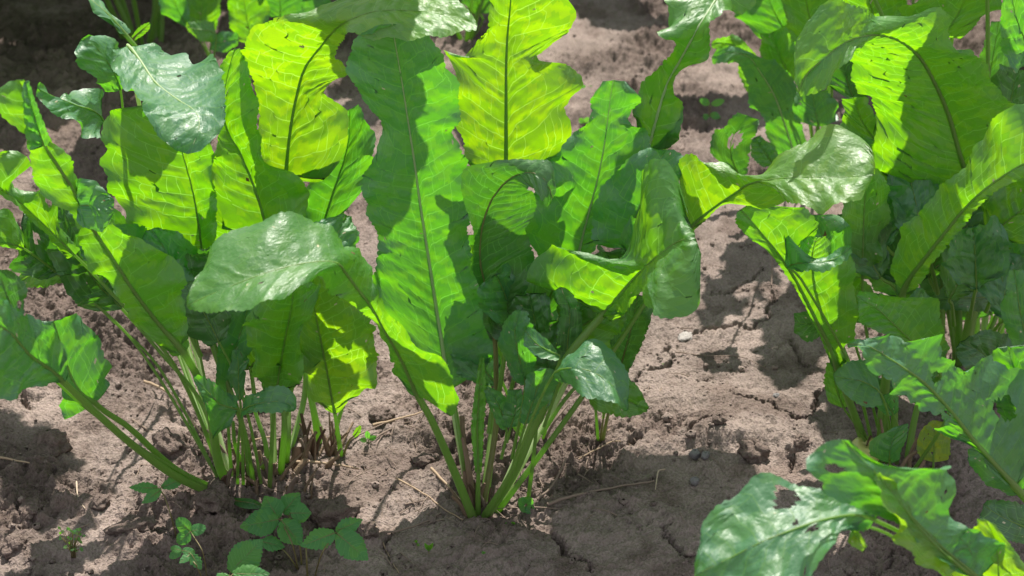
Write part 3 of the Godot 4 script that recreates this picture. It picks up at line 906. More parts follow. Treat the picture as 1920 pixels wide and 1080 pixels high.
func bare(p: Node3D, called: String, line: String, r: float, mat: String) -> void:
	var pts := read_points(line)
	for k in pts.size(): pts[k] -= p.position
	put(called, tube(smooth_path(pts, 0.006), func(k: float) -> float: return r * (1.15 - 0.45 * k), 9, 0.75, 0.35 if mat.begins_with("dead") else 0.05), p, M[mat])

func middle_plant() -> void:
	var p := thing("horseradish_plant", "tall horseradish plant in the bed's middle, one long upright leaf with a pale straight midrib", "plant", on_ground(895, 962), "horseradish plants in the bed")
	# arches over to the left and shows its pale upper face
	leaf(p, "893 966; 850 880 1.82; 808 785 1.78", "785 745 1.77|768 738 0|800 745 -1;770 710 1.76|742 695 1|848 778 -2;748 665 1.74|737 668 1|850 708 -2;722 620 1.72|712 628 1|772 642 -2;700 580 1.70|684 590 0|720 572 -1;672 545 1.68|648 562 -1|696 505 2;648 512 1.66|612 546 -1|682 470 3;628 492 1.64|600 512 -2|652 458 3;565 495 1.62|545 545 -3|605 420 4;490 515 1.60|490 572 -3|510 404 4;425 540 1.59|430 588 -2|412 450 4;378 560 1.59|378 584 -1|372 508 2;352 574 1.59|354 580 0|350 560 0", {"thick": 0.0047, "pucker": 0.0007, "kind": "mid", "deep": 1.7, "ruffle": 0.005, "lobe": 0.05})
	leaf(p, "890 962; 872 880 1.9; 857 800 1.92", "845 730 1.955|815 715 0|870 715 0;836 690 1.960|778 680 -1|922 675 -1;827 630 1.965|742 610 -1|932 632 -1;818 575 1.970|702 540 -2|922 570 -1;808 510 1.970|703 490 -2|908 520 -1;797 440 1.970|708 450 -2|875 450 -1;787 375 1.965|686 385 -2|880 380 -1;778 310 1.960|682 335 -2|874 310 -1;768 245 1.955|716 240 -1|852 245 -1;757 175 1.945|666 165 -2|864 185 -1;748 120 1.935|650 115 -1|838 120 -1;740 75 1.925|660 75 0|805 65 0;735 45 1.920|712 45 0|757 45 0", {"kind": "ripe", "stalk": "pale_rib", "gap": 0.024, "ruffle": 0.006, "thick": 0.0048, "seed": 4.0})
	leaf(p, "905 955; 935 700 2.010; 950 450 2.050", "950 345 2.060|925 345 0|985 345 0;949 310 2.060|878 300 -1|1040 300 -1;949 265 2.060|868 265 -1|1070 262 -2;949 220 2.060|853 205 -1|1062 200 -2;949 170 2.060|860 152 -1|1090 143 -2;949 130 2.060|838 98 -1|1045 120 -2;950 95 2.060|868 106 -1|1010 110 -1;952 60 2.060|908 62 -1|1064 62 -2;956 20 2.050|920 15 -1|1078 25 -2;960 -30 2.040|915 -40 0|1042 -40 -1;963 -70 2.040|950 -72 0|980 -70 0", {"thick": 0.0048, "kind": "young", "lobe": 0.09, "ruffle": 0.007, "seed": 5.0})
	leaf(p, "900 955; 930 800 1.9; 930 700 1.9", "928 640 1.9|920 640 0|942 640 0;920 590 1.9|906 597 0|970 570 -1;908 530 1.9|902 545 -1|992 530 -2;900 490 1.9|884 500 -1|1000 478 -2;903 430 1.89|890 440 -1|986 430 -2;920 378 1.88|870 375 -1|1006 390 -2;944 345 1.865|868 322 0|1000 362 -2;968 328 1.85|915 303 1|990 352 -2;1000 324 1.83|1006 300 1|1002 356 -1;1024 340 1.82|1034 307 1|1018 380 -1;1036 372 1.82|1043 358 0|1026 389 0", {"kind": "old", "gap": 0.014, "ruffle": 0.003, "lobe": 0.04, "stalk": "red_stalk"})
	leaf(p, "912 955; 1000 780 1.93; 1060 600 1.97", "1085 475 1.98|1012 482 -1|1110 475 0;1093 440 1.98|986 430 -2|1128 447 0;1105 395 1.98|994 375 -2|1152 400 -1;1118 345 1.98|1036 330 -2|1195 345 -1;1128 300 1.98|1038 292 -1|1222 302 -1;1136 250 1.98|1082 250 -1|1208 245 -1;1141 210 1.98|1108 212 0|1176 222 0;1146 172 1.98|1108 184 0|1202 182 -1;1150 150 1.98|1132 152 0|1172 152 0", {"kind": "ripe", "stalk": "pale_rib", "lobe": 0.08, "seed": 6.0})
	leaf(p, "918 952; 1050 740 1.97; 1170 480 2.0", "1208 300 2.02|1200 300 0|1222 300 0;1220 262 2.02|1193 232 0|1264 270 -1;1230 225 2.02|1190 202 0|1274 240 -1;1240 190 2.02|1205 150 0|1280 198 -1;1250 160 2.02|1236 128 0|1262 172 -1;1261 138 2.02|1242 122 0|1268 140 -1;1274 115 2.01|1258 98 0|1315 112 -1;1290 85 2.0|1266 80 -1|1332 106 -1;1310 50 2.0|1234 64 -1|1330 42 -1;1335 10 2.03|1256 15 -1|1352 28 -1;1362 -40 2.08|1225 -50 -1|1420 2 -1;1370 -130 2.2|1120 -150 -1|1490 -110 -1;1370 -230 2.33|1110 -250 0|1490 -220 0;1370 -310 2.40|1200 -320 0|1440 -300 0;1375 -345 2.42|1350 -346 0|1395 -343 0", {"kind": "mid", "stalk": "pale_rib", "lobe": 0.12, "tooth": 0.0035, "pitch": 0.011})
	leaf(p, "915 952; 1060 700 1.88; 1150 540 1.9", "1168 465 1.92|1138 464 1|1190 450 -1;1190 410 1.92|1112 412 1|1232 400 -2;1215 350 1.92|1136 338 1|1268 350 -1;1235 305 1.92|1200 286 1|1288 305 -1;1248 280 1.92|1235 280 0|1262 280 0", {"kind": "ripe"})
	# arches over to the right, tip hanging
	leaf(p, "905 958; 965 882 1.81; 1012 770 1.81; 1065 668 1.82", "1130 590 1.84|1085 562 2|1150 602 -1;1160 556 1.82|1000 520 3|1175 582 -1;1182 530 1.80|1040 458 4|1195 552 -2;1206 505 1.775|1112 482 3|1202 552 -3;1218 493 1.765|1186 480 3|1204 566 -3;1229 484 1.757|1203 400 4|1207 574 -4;1240 475 1.75|1206 312 4|1210 578 -4;1270 453 1.74|1268 312 4|1256 598 -4;1292 446 1.73|1288 400 3|1308 545 -3;1303 446 1.73|1298 428 1|1314 478 -1", {"thick": 0.0056, "pucker": 0.002, "kind": "mid", "deep": 1.5, "ruffle": 0.008, "lobe": 0.05})
	leaf(p, "922 952; 1080 760 1.87; 1240 520 1.9", "1288 435 1.9|1278 418 0|1297 435 0;1310 412 1.89|1270 355 1|1320 415 0;1345 385 1.87|1276 302 2|1362 382 0;1382 360 1.85|1310 290 2|1425 392 -2;1402 346 1.83|1350 302 3|1482 368 -3;1450 336 1.80|1398 328 3|1462 364 -2;1510 332 1.78|1480 282 3|1520 390 -3;1570 332 1.77|1553 238 4|1562 386 -3;1615 330 1.76|1628 270 3|1612 366 -2;1640 326 1.76|1641 308 0|1632 342 0", {"kind": "young", "pucker": 0.0012, "deep": 1.5, "ruffle": 0.006, "lobe": 0.05, "seed": 7.0})
	# small blades round the heart
	leaf(p, "904 962; 960 882 1.79; 1003 772 1.77", "1040 700 1.76|1048 690 0|1040 712 0;1068 690 1.74|1073 660 2|1072 722 -1;1105 695 1.73|1105 635 3|1098 746 -2;1140 715 1.72|1150 655 3|1130 752 -2;1165 745 1.71|1174 705 2|1155 757 -1;1177 768 1.71|1178 756 0|1170 770 0", {"deep": 1.3, "kind": "ripe", "ruffle": 0.003})
	leaf(p, "902 960; 960 860 1.82", "985 720 1.81|975 722 0|1000 718 0;972 665 1.80|940 670 1|1005 665 -1;965 620 1.80|940 615 1|998 620 -1;975 580 1.80|966 581 0|988 584 0", {"hang": true, "kind": "ripe", "ruffle": 0.008})
	leaf(p, "906 958; 990 820 1.85", "1030 695 1.86|1000 700 0|1050 690 0;1012 640 1.86|958 645 1|1046 640 -1;1000 590 1.86|956 590 1|1042 590 -1;990 550 1.86|968 555 0|1022 550 0", {"hang": true, "kind": "old", "pucker": 0.003, "ruffle": 0.01})
	leaf(p, "908 956; 1020 800 1.84", "1060 680 1.84|1045 682 0|1076 678 0;1065 630 1.84|1044 632 0|1088 630 0;1068 580 1.84|1050 582 0|1088 580 0;1050 538 1.84|1038 545 0|1066 540 0", {"hang": true, "kind": "old", "ruffle": 0.01})
	leaf(p, "906 958; 1000 800 1.79; 1040 700 1.78", "1050 668 1.78|1044 656 1|1048 674 -1;1020 654 1.78|1027 640 1|1010 668 -1;1000 638 1.78|1006 618 1|988 648 -1;985 620 1.78|990 611 0|982 632 0", {"hang": true, "kind": "ripe", "ruffle": 0.008, "tooth": 0.003})
	leaf(p, "903 962; 960 880 1.80", "985 795 1.79|974 790 0|1000 790 0;1000 750 1.785|984 740 0|1028 752 0;1014 712 1.78|990 705 0|1046 722 0;1030 690 1.78|1012 690 0|1050 694 0", {"hang": true, "kind": "ripe", "ruffle": 0.01})
	leaf(p, "900 960; 940 860 1.85", "950 805 1.85|940 806 0|957 795 0;936 762 1.85|918 766 0|952 752 0;920 738 1.85|911 742 0|942 733 0;910 725 1.85|907 727 0|914 724 0", {"hang": true, "kind": "ripe"})
	leaf(p, "897 960; 896 920 1.85", "897 885 1.85|891 886 0|903 886 0;895 800 1.85|884 802 0|907 800 0;898 740 1.85|889 742 0|911 740 0;903 668 1.85|899 672 0|908 671 0", {"kind": "fresh", "ruffle": 0.004, "thick": 0.003})
	leaf(p, "899 960; 950 830 1.84", "958 800 1.84|944 800 0|972 798 0;968 760 1.84|945 765 0|982 755 0;965 730 1.84|952 730 0|978 728 0", {"hang": true, "kind": "ripe", "ruffle": 0.007})
	leaf(p, "988 938; 1000 860 1.86; 1006 800 1.86", "1008 775 1.86|1002 776 0|1014 774 0;1020 745 1.87|1006 742 0|1040 748 0;1032 715 1.87|1020 710 0|1046 716 0", {"kind": "ripe", "thick": 0.0024})
	leaf(p, "898 962; 930 880 1.88; 960 760 1.93; 990 660 1.95", "1010 600 1.95|1000 602 0|1022 598 0;1030 560 1.95|985 560 0|1075 560 0;1045 510 1.95|1000 505 0|1090 510 0;1050 470 1.95|1035 470 0|1065 470 0", {"hang": true, "kind": "old"})
	bare(p, "cut_stalk", "884 940; 868 860 1.87; 852 760 1.9", 0.0035, "stalk")
	for s in [["882 945; 872 880 1.87; 866 780 1.9", 0.0045], ["890 950; 880 890 1.86; 868 820 1.87", 0.004], ["893 965; 905 985 1.83; 905 1015 1.80; 932 1040 1.78", 0.0016]]:
		bare(p, "dead_stalk", s[0], s[1], "dead")
	stubs(p, 895, 958, 26, 10, 10)
	heart(p, [[1010, 690, 70, 12], [980, 660, 110, 11], [1050, 640, 50, 12], [1075, 600, 80, 12], [960, 600, 100, 12], [1120, 540, 60, 12], [1090, 720, -10, 9], [930, 720, 130, 9], [1180, 480, 60, 11]], 1.88, 1.96)

func rear_middle_plants() -> void:
	var p := thing("horseradish_plant", "small horseradish plant growing just behind the tall middle plant, only its stalks in view", "plant", on_ground(1008, 832), "horseradish plants in the bed")
	leaf(p, "1012 832; 1035 765 2.0", "1060 700 2.0|1045 702 0|1075 698 0;1075 650 2.0|1035 652 0|1110 648 0;1085 600 2.01|1040 600 0|1130 600 0;1090 550 2.02|1060 550 0|1120 550 0;1092 520 2.02|1080 520 0|1105 520 0", {"kind": "ripe"})
	leaf(p, "1002 832; 948 730 2.0; 920 665 2.0", "905 620 2.0|890 622 0|920 616 0;890 570 2.0|850 575 0|930 565 0;880 510 2.0|840 515 0|920 500 0;876 460 2.0|860 462 0|892 458 0", {"kind": "fresh"})
	leaf(p, "1004 832; 940 740 2.02; 905 640 2.05", "895 560 2.05|880 560 0|910 560 0;890 500 2.05|850 500 0|925 500 0;888 440 2.05|868 440 0|905 440 0", {"kind": "ripe"})
	# a tall blade of this plant that stands above the picture's upper edge and shades the long leaf
	leaf(p, "1002 832; 900 700 2.06; 790 420 2.12; 750 0 2.15", "742 -110 2.15|722 -110 0|762 -110 0;736 -190 2.15|652 -190 0|808 -190 0;732 -290 2.14|632 -290 0|832 -290 0;730 -390 2.12|640 -390 0|835 -390 0;732 -490 2.09|662 -490 0|812 -490 0;735 -570 2.06|715 -570 0|755 -570 0", {"kind": "ripe", "lobe": 0.25})
	bare(p, "dead_stalk", "1012 830; 1040 790 2.0; 1064 760 2.02", 0.002, "straw_grey")
	var q := thing("horseradish_sprout", "lone young horseradish sprout with two thin stalks rising from bare soil", "plant", on_ground(1125, 833), "horseradish plants in the bed")
	leaf(q, "1128 834; 1142 770 1.99", "1160 715 1.99|1150 712 0|1172 712 0;1166 680 1.99|1148 672 0|1184 685 -1;1180 630 1.98|1148 620 0|1206 638 -1;1190 585 1.97|1150 575 0|1222 592 -1;1196 552 1.96|1172 550 0|1214 556 0", {"kind": "old", "stalk": "red_stalk", "gap": 0.014})
	leaf(q, "1122 834; 1117 770 1.99", "1110 700 1.99|1092 700 0|1128 698 0;1108 660 1.99|1076 655 0|1142 662 0;1115 615 1.99|1080 610 0|1150 610 0;1122 575 1.99|1105 575 0|1140 575 0", {"kind": "fresh"})
	leaf(q, "1124 833; 1129 800 1.99", "1131 785 1.99|1129 785 0|1133 785 0;1133 770 1.99|1130 770 0|1136 770 0;1134 752 1.99|1133 752 0|1135 752 0", {"kind": "fresh", "small": true, "thick": 0.0015})

func right_plant() -> void:
	var p := thing("horseradish_plant", "dense dark horseradish plant at right under one great leaf with a curling grey tip", "plant", on_ground(1800, 690), "horseradish plants in the bed")
	leaf(p, "1800 692; 1835 520 2.2", "1850 440 2.18|1700 440 -1|1900 440 -1;1838 400 2.16|1632 402 -2|1926 400 -1;1815 335 2.14|1622 335 -3|1932 330 -1;1798 285 2.12|1636 285 -3|1936 272 -1;1780 220 2.10|1640 198 -2|1926 215 -1;1755 160 2.07|1604 165 -2|1872 172 -1;1725 108 2.04|1596 112 -2|1838 106 -1;1690 78 2.0|1600 86 -3|1788 84 2;1655 66 1.96|1606 84 -2|1768 22 4;1618 68 1.92|1606 92 -2|1645 30 4;1580 82 1.89|1582 122 -2|1602 12 3;1545 110 1.86|1545 168 -2|1548 3 3;1510 142 1.85|1514 178 -1|1492 82 1;1497 172 1.84|1500 180 0|1490 152 0", {"kind": "mid", "gap": 0.022, "ruffle": 0.005, "lobe": 0.05, "thick": 0.007, "pins": 4, "seed": 8.0})
	# tall blades above the picture's upper edge, which shade the great leaf and the soil in the gap
	leaf(p, "1800 692; 1730 300 2.25; 1665 60 2.25", "1625 -30 2.24|1600 -20 0|1650 -50 0;1590 -80 2.22|1510 -50 0|1660 -130 0;1545 -135 2.20|1450 -90 0|1620 -220 0;1500 -190 2.17|1400 -150 0|1560 -270 0;1450 -230 2.13|1390 -210 0|1490 -280 0;1410 -250 2.1|1400 -240 0|1420 -262 0", {"kind": "ripe"})
	leaf(p, "1812 690; 1850 420 2.25; 1852 60 2.26", "1850 -20 2.25|1825 -20 0|1875 -20 0;1845 -90 2.24|1745 -90 0|1935 -90 0;1835 -170 2.22|1715 -170 0|1945 -170 0;1825 -250 2.18|1720 -250 0|1935 -250 0;1815 -320 2.13|1760 -320 0|1870 -320 0;1810 -350 2.1|1795 -350 0|1825 -350 0", {"kind": "ripe"})
	leaf(p, "1825 690; 1930 420 2.27; 1965 60 2.28", "1970 -10 2.28|1945 -10 0|1995 -10 0;1975 -80 2.27|1890 -80 0|2060 -80 0;1980 -170 2.25|1870 -170 0|2090 -170 0;1985 -250 2.21|1890 -250 0|2080 -250 0;1985 -310 2.17|1960 -310 0|2010 -310 0", {"kind": "ripe"})
	leaf(p, "1652 868; 1662 700 1.97", "1690 560 1.94|1680 556 0|1700 562 0;1705 525 1.93|1680 510 1|1724 532 -1;1733 487 1.91|1696 428 2|1748 497 -1;1770 440 1.89|1735 398 2|1784 450 -1;1800 402 1.88|1758 350 2|1815 412 -1;1833 367 1.86|1798 322 2|1845 377 -1;1870 338 1.85|1838 270 3|1884 350 -1;1910 312 1.84|1866 222 3|1924 330 -1;1960 290 1.83|1930 200 3|1968 320 -1;2000 275 1.83|1990 240 0|2005 285 0", {"kind": "mid", "gap": 0.016, "lobe": 0.1, "thick": 0.006})
	leaf(p, "1700 882; 1780 770 1.9; 1762 700 1.88", "1742 668 1.87|1782 656 1|1730 688 0;1710 640 1.86|1764 610 1|1690 640 -1;1680 612 1.85|1756 562 2|1652 624 -1;1650 583 1.84|1700 557 2|1614 606 -1;1628 568 1.83|1650 551 1|1611 588 -1;1606 556 1.83|1612 545 0|1608 566 0", {"kind": "mid", "gap": 0.016, "ruffle": 0.003, "lobe": 0.04})
	# leans in from the lower right: ragged, deeply lobed
	leaf(p, "1625 838; 1597 765 1.92", "1573 700 1.90|1560 690 0|1585 690 0;1555 650 1.89|1545 648 0|1590 650 1;1530 600 1.88|1520 595 0|1602 590 2;1505 550 1.87|1496 550 0|1606 530 3;1480 505 1.86|1468 508 0|1592 475 3;1455 470 1.85|1432 464 -1|1508 486 2;1430 440 1.84|1402 446 -1|1522 402 3;1405 410 1.83|1383 412 -1|1482 388 2;1388 393 1.83|1381 398 0|1400 385 0", {"thick": 0.005, "kind": "fresh", "lobe": 0.1, "ruffle": 0.008, "seed": 9.0})
	leaf(p, "1640 850; 1600 700 1.9; 1500 520 1.86", "1478 500 1.85|1472 490 0|1474 502 0;1494 494 1.84|1478 440 1|1500 508 -1;1520 492 1.83|1515 480 1|1528 506 -1;1550 490 1.83|1548 482 1|1556 506 -1;1578 478 1.83|1574 468 1|1586 494 -1;1596 462 1.83|1590 458 0|1598 472 0", {"kind": "ripe", "ruffle": 0.008, "tooth": 0.004})
	leaf(p, "1645 855; 1600 700 1.93; 1530 530 1.88", "1522 492 1.86|1496 488 0|1545 492 0;1525 465 1.86|1499 458 0|1556 460 0;1532 445 1.86|1510 438 0|1548 442 0", {"kind": "fresh", "tooth": 0.004, "pitch": 0.011})
	leaf(p, "1660 850; 1620 700 1.98; 1570 540 1.96", "1562 495 1.95|1515 470 0|1590 480 0;1546 452 1.95|1500 462 0|1592 430 0;1532 416 1.95|1505 425 0|1580 412 0;1525 402 1.95|1515 405 0|1540 402 0", {"kind": "ripe"})
	leaf(p, "1682 862; 1640 700 2.03; 1618 580 2.05", "1617 522 2.05|1592 512 0|1640 522 0;1618 450 2.05|1576 455 -1|1650 462 1;1620 395 2.05|1578 400 -1|1668 400 1;1624 345 2.05|1595 348 0|1668 350 0;1628 315 2.05|1615 316 0|1645 316 0", {"kind": "fresh", "ruffle": 0.008})
	leaf(p, "1740 760; 1710 640 2.12", "1700 540 2.12|1655 520 0|1740 520 0;1675 480 2.12|1630 500 0|1720 450 0;1650 435 2.12|1635 450 0|1690 410 0;1640 415 2.12|1632 420 0|1655 408 0", {"kind": "old"})
	leaf(p, "1830 660; 1850 620 2.25", "1860 590 2.24|1790 600 0|1892 560 0;1820 530 2.22|1740 562 -1|1880 490 1;1780 485 2.22|1722 512 -1|1822 440 1;1742 460 2.22|1725 470 0|1760 450 0", {"kind": "old", "ruffle": 0.01})
	leaf(p, "1850 660; 1880 600 2.2", "1880 560 2.18|1882 530 1|1876 585 -1;1830 558 2.16|1832 528 1|1826 582 -1;1780 560 2.15|1782 535 1|1776 580 -1;1735 565 2.15|1738 552 0|1734 575 0", {"kind": "old", "ruffle": 0.01})
	leaf(p, "1800 680; 1790 560 2.28", "1790 480 2.28|1740 490 0|1840 490 0;1780 420 2.28|1700 430 0|1850 420 0;1770 360 2.28|1690 370 0|1840 350 0;1762 320 2.28|1735 322 0|1790 318 0", {"kind": "old"})
	leaf(p, "1860 660; 1900 560 2.25", "1905 480 2.22|1850 470 0|1950 480 0;1890 420 2.22|1835 425 0|1950 400 0;1880 370 2.22|1850 372 0|1920 360 0", {"kind": "old"})
	leaf(p, "1650 860; 1560 680 1.93; 1548 630 1.93", "1542 605 1.93|1540 586 0|1536 632 0;1516 608 1.92|1515 584 0|1512 641 0;1490 604 1.92|1488 588 0|1488 624 0", {"kind": "old", "ruffle": 0.003})
	leaf(p, "1662 868; 1668 800 1.9", "1650 736 1.88|1646 690 1|1654 758 -1;1620 716 1.88|1612 674 1|1626 764 -1;1590 710 1.87|1586 678 1|1594 746 -1;1562 704 1.87|1568 694 0|1566 718 0", {"kind": "ripe", "ruffle": 0.002})
	leaf(p, "1670 868; 1685 810 1.9", "1676 778 1.9|1664 780 0|1684 770 0;1664 760 1.9|1645 765 0|1682 745 0;1655 740 1.9|1645 742 0|1670 735 0", {"kind": "ripe"})
	leaf(p, "1640 855; 1600 790 1.94", "1582 765 1.93|1556 755 0|1602 752 0;1566 720 1.93|1544 716 0|1592 710 0;1560 678 1.93|1550 680 0|1576 670 0", {"kind": "fresh"})
	leaf(p, "1668 882; 1670 875 1.9", "1668 868 1.87|1650 862 0|1686 862 0;1668 845 1.86|1631 848 -1|1692 835 0;1676 818 1.86|1638 822 -1|1702 808 0;1694 796 1.86|1678 800 0|1702 793 0", {"kind": "ripe", "gap": 0.012, "ruffle": 0.002})
	var old := leaf(p, "1750 890; 1750 880 1.93", "1750 866 1.93|1728 860 0|1776 862 0;1751 835 1.93|1718 838 0|1782 845 0;1752 808 1.93|1728 805 0|1778 815 0;1756 788 1.93|1748 788 0|1766 790 0", {"kind": "pale", "ruffle": 0.002, "pins": 7})
	old.set_meta("label", "small yellowing leaf full of pinholes near the soil")
	heart(p, [[1700, 560, 110, 15], [1740, 520, 80, 15], [1780, 560, 60, 14], [1830, 540, 100, 15], [1880, 520, 70, 15], [1650, 520, 120, 13], [1620, 600, 130, 12], [1690, 640, 90, 12], [1730, 460, 100, 15], [1800, 470, 80, 15], [1850, 450, 60, 14], [1660, 460, 100, 13], [1890, 600, 100, 12], [1640, 760, 100, 10], [1700, 760, 70, 10], [1740, 720, 110, 11], [1560, 560, 120, 10]], 2.02, 2.2)
	for s in [["1762 690; 1765 600 2.2; 1768 480 2.22", 0.006], ["1795 690; 1796 600 2.22; 1795 470 2.25", 0.007], ["1832 660; 1830 580 2.25; 1832 500 2.28", 0.0065], ["1845 650; 1852 560 2.3; 1880 440 2.32", 0.005], ["1880 640; 1878 560 2.3; 1874 500 2.32", 0.005], ["1912 630; 1912 540 2.3; 1910 440 2.32", 0.006], ["1680 870; 1678 760 1.97; 1690 650 2.0", 0.005], ["1700 880; 1712 800 1.98; 1735 700 2.0", 0.005], ["1655 860; 1650 780 1.96; 1660 700 1.98", 0.004]]:
		bare(p, "stalk", s[0], s[1], "stalk")
	for s in [["1680 890; 1700 860 1.94; 1735 840 1.95", 0.003], ["1690 895; 1730 870 1.93; 1745 800 1.95", 0.003], ["1640 870; 1655 820 1.95; 1650 780 1.96", 0.0025], ["1710 900; 1705 860 1.95; 1720 820 1.96", 0.003]]:
		bare(p, "dead_stalk", s[0], s[1], "dead")
	leaf(p, "1800 690; 1850 690 2.1", "1925 760 2.02|1905 780 0|1960 740 0;1880 700 2.02|1850 722 -1|1912 640 1;1840 660 2.02|1802 682 -1|1866 622 1;1800 642 2.02|1792 650 0|1818 628 0", {"kind": "old", "pucker": 0.0025})

func corner_plants() -> void:
	var p := thing("horseradish_plant", "horseradish plant past the right edge, reaching in with a ragged, deeply lobed grey-green leaf", "plant", on_ground(1960, 985), "horseradish plants in the bed")
	leaf(p, "1962 990; 1940 955 1.75", "1905 915 1.73|1930 880 1|1885 908 -1;1865 870 1.72|1965 800 2|1826 838 -1;1825 825 1.71|1935 728 3|1756 810 -1;1790 780 1.70|1856 692 3|1778 788 -1;1760 745 1.69|1804 684 2|1735 772 -1;1730 715 1.68|1768 672 2|1688 748 -1;1695 690 1.67|1746 640 2|1682 726 -1;1660 667 1.67|1692 636 1|1642 692 -1;1625 648 1.66|1652 630 1|1608 654 -1;1588 645 1.66|1594 639 0|1590 651 0", {"pucker": 0.0014, "kind": "ripe", "deep": 1.6, "lobe": 0.34, "tooth": 0.008, "pitch": 0.016, "ruffle": 0.007, "pins": 7, "holes": [[0.3, -0.55, 0.05, 0.12], [0.62, -0.4, 0.025, 0.15], [0.47, 0.3, 0.02, 0.1]], "thick": 0.0055, "seed": 10.0})
	leaf(p, "1970 985; 1950 900 1.78", "1935 800 1.78|1880 810 0|1990 800 0;1915 730 1.78|1858 740 0|1980 720 0;1900 680 1.78|1850 690 0|1960 660 0;1890 650 1.78|1870 652 0|1920 645 0", {"kind": "ripe", "pucker": 0.003, "ruffle": 0.008})
	leaf(p, "1955 995; 1930 940 1.76", "1915 925 1.75|1895 930 0|1925 900 0;1880 880 1.76|1850 905 0|1912 862 0;1845 850 1.78|1822 880 0|1870 845 0;1815 842 1.79|1815 850 0|1825 838 0", {"kind": "ripe"})
	leaf(p, "1965 1000; 1940 985 1.72", "1930 990 1.70|1925 1020 -1|1930 950 1;1890 975 1.70|1888 1010 -1|1900 940 1;1855 955 1.71|1842 985 -1|1870 938 1;1843 945 1.71|1842 952 0|1850 938 0", {"kind": "old"})
	leaf(p, "1975 985; 1950 800 1.9; 1935 700 1.92", "1925 640 1.92|1900 650 0|1950 640 0;1912 580 1.92|1880 590 0|1950 570 0;1905 530 1.92|1885 535 0|1930 520 0;1900 505 1.92|1893 506 0|1912 504 0", {"kind": "ripe"})
	leaf(p, "1990 985; 1985 600 2.0; 1960 250 2.05", "1940 110 2.05|1905 130 0|1970 100 0;1915 60 2.04|1880 90 0|1960 30 0;1900 10 2.03|1876 30 0|1950 -20 0;1895 -30 2.03|1880 -30 0|1915 -35 0", {"kind": "ripe", "pucker": 0.0025})
	var q := thing("horseradish_plant", "horseradish plant past the lower right corner, its near leaf soft and torn with a hole", "plant", at(2080, 1500, 1.46) * Vector3(1, 0, 1), "horseradish plants in the bed")
	leaf(q, "2080 1490 1.46; 1960 1230 1.41", "1835 1085 1.37|1900 1030 2|1800 1075 -1;1770 1030 1.36|1850 1003 1|1742 1034 -1;1720 980 1.35|1782 962 2|1690 988 -1;1680 935 1.34|1792 880 3|1612 955 -1;1640 885 1.33|1740 878 2|1538 908 -1;1605 850 1.33|1650 872 1|1513 872 -1;1580 825 1.33|1592 826 0|1548 830 0", {"pucker": 0.0012, "kind": "ripe", "deep": 1.6, "lobe": 0.15, "tooth": 0.004, "pitch": 0.013, "ruffle": 0.006, "pins": 5, "holes": [[0.86, 0.5, 0.03, 0.14]], "seed": 11.0})
	leaf(q, "2075 1495 1.46; 1850 1170 1.39; 1720 1020 1.35", "1640 975 1.33|1652 962 0|1632 992 0;1600 965 1.32|1604 955 1|1578 998 -1;1540 975 1.31|1572 928 2|1560 1030 -2;1480 995 1.30|1502 900 3|1500 1085 -3;1420 1020 1.29|1418 897 4|1440 1115 -3;1370 1045 1.29|1356 940 3|1380 1125 -2;1330 1065 1.28|1316 992 2|1335 1122 -1;1303 1080 1.28|1302 1058 0|1310 1098 0", {"pucker": 0.0012, "kind": "ripe", "deep": 1.5, "ruffle": 0.008, "holes": [[0.53, -0.62, 0.05, 0.2], [0.46, -0.12, 0.02, 0.06], [0.36, 0.12, 0.025, 0.09]], "pins": 4, "seed": 12.0})
	leaf(q, "2080 1490 1.46; 1900 1150 1.40", "1800 1062 1.36|1806 1052 1|1778 1082 -1;1762 1030 1.352|1770 1024 1|1722 1056 -2;1722 988 1.343|1730 982 1|1684 1014 -2;1690 945 1.335|1698 940 1|1662 966 -2;1664 912 1.33|1670 908 1|1644 922 -1;1646 888 1.328|1650 886 0|1640 892 0", {"kind": "young", "lobe": 0.2, "tooth": 0.004})
	leaf(q, "2075 1495 1.46; 1800 1110 1.385; 1680 1010 1.345", "1618 985 1.33|1622 978 0|1612 996 -1;1596 994 1.325|1600 984 0|1590 1012 -1;1610 1012 1.32|1614 1002 0|1598 1022 -1;1622 1028 1.318|1626 1024 0|1616 1034 0", {"kind": "young", "ruffle": 0.003})
	leaf(q, "2085 1495 1.47; 1930 1230 1.42", "1880 1140 1.40|1800 1110 0|1945 1125 0;1872 1070 1.39|1790 1062 0|1932 1085 0;1866 1015 1.39|1818 1000 0|1908 1040 0;1848 974 1.39|1834 972 0|1864 982 0", {"kind": "young", "ruffle": 0.006})
	leaf(q, "2085 1495 1.47; 1900 1180 1.40", "1830 1060 1.38|1822 1046 0|1832 1072 0;1815 1025 1.37|1842 1002 1|1782 1048 -1;1800 1008 1.37|1812 996 0|1784 1024 0", {"kind": "ripe", "ruffle": 0.006, "tooth": 0.004})

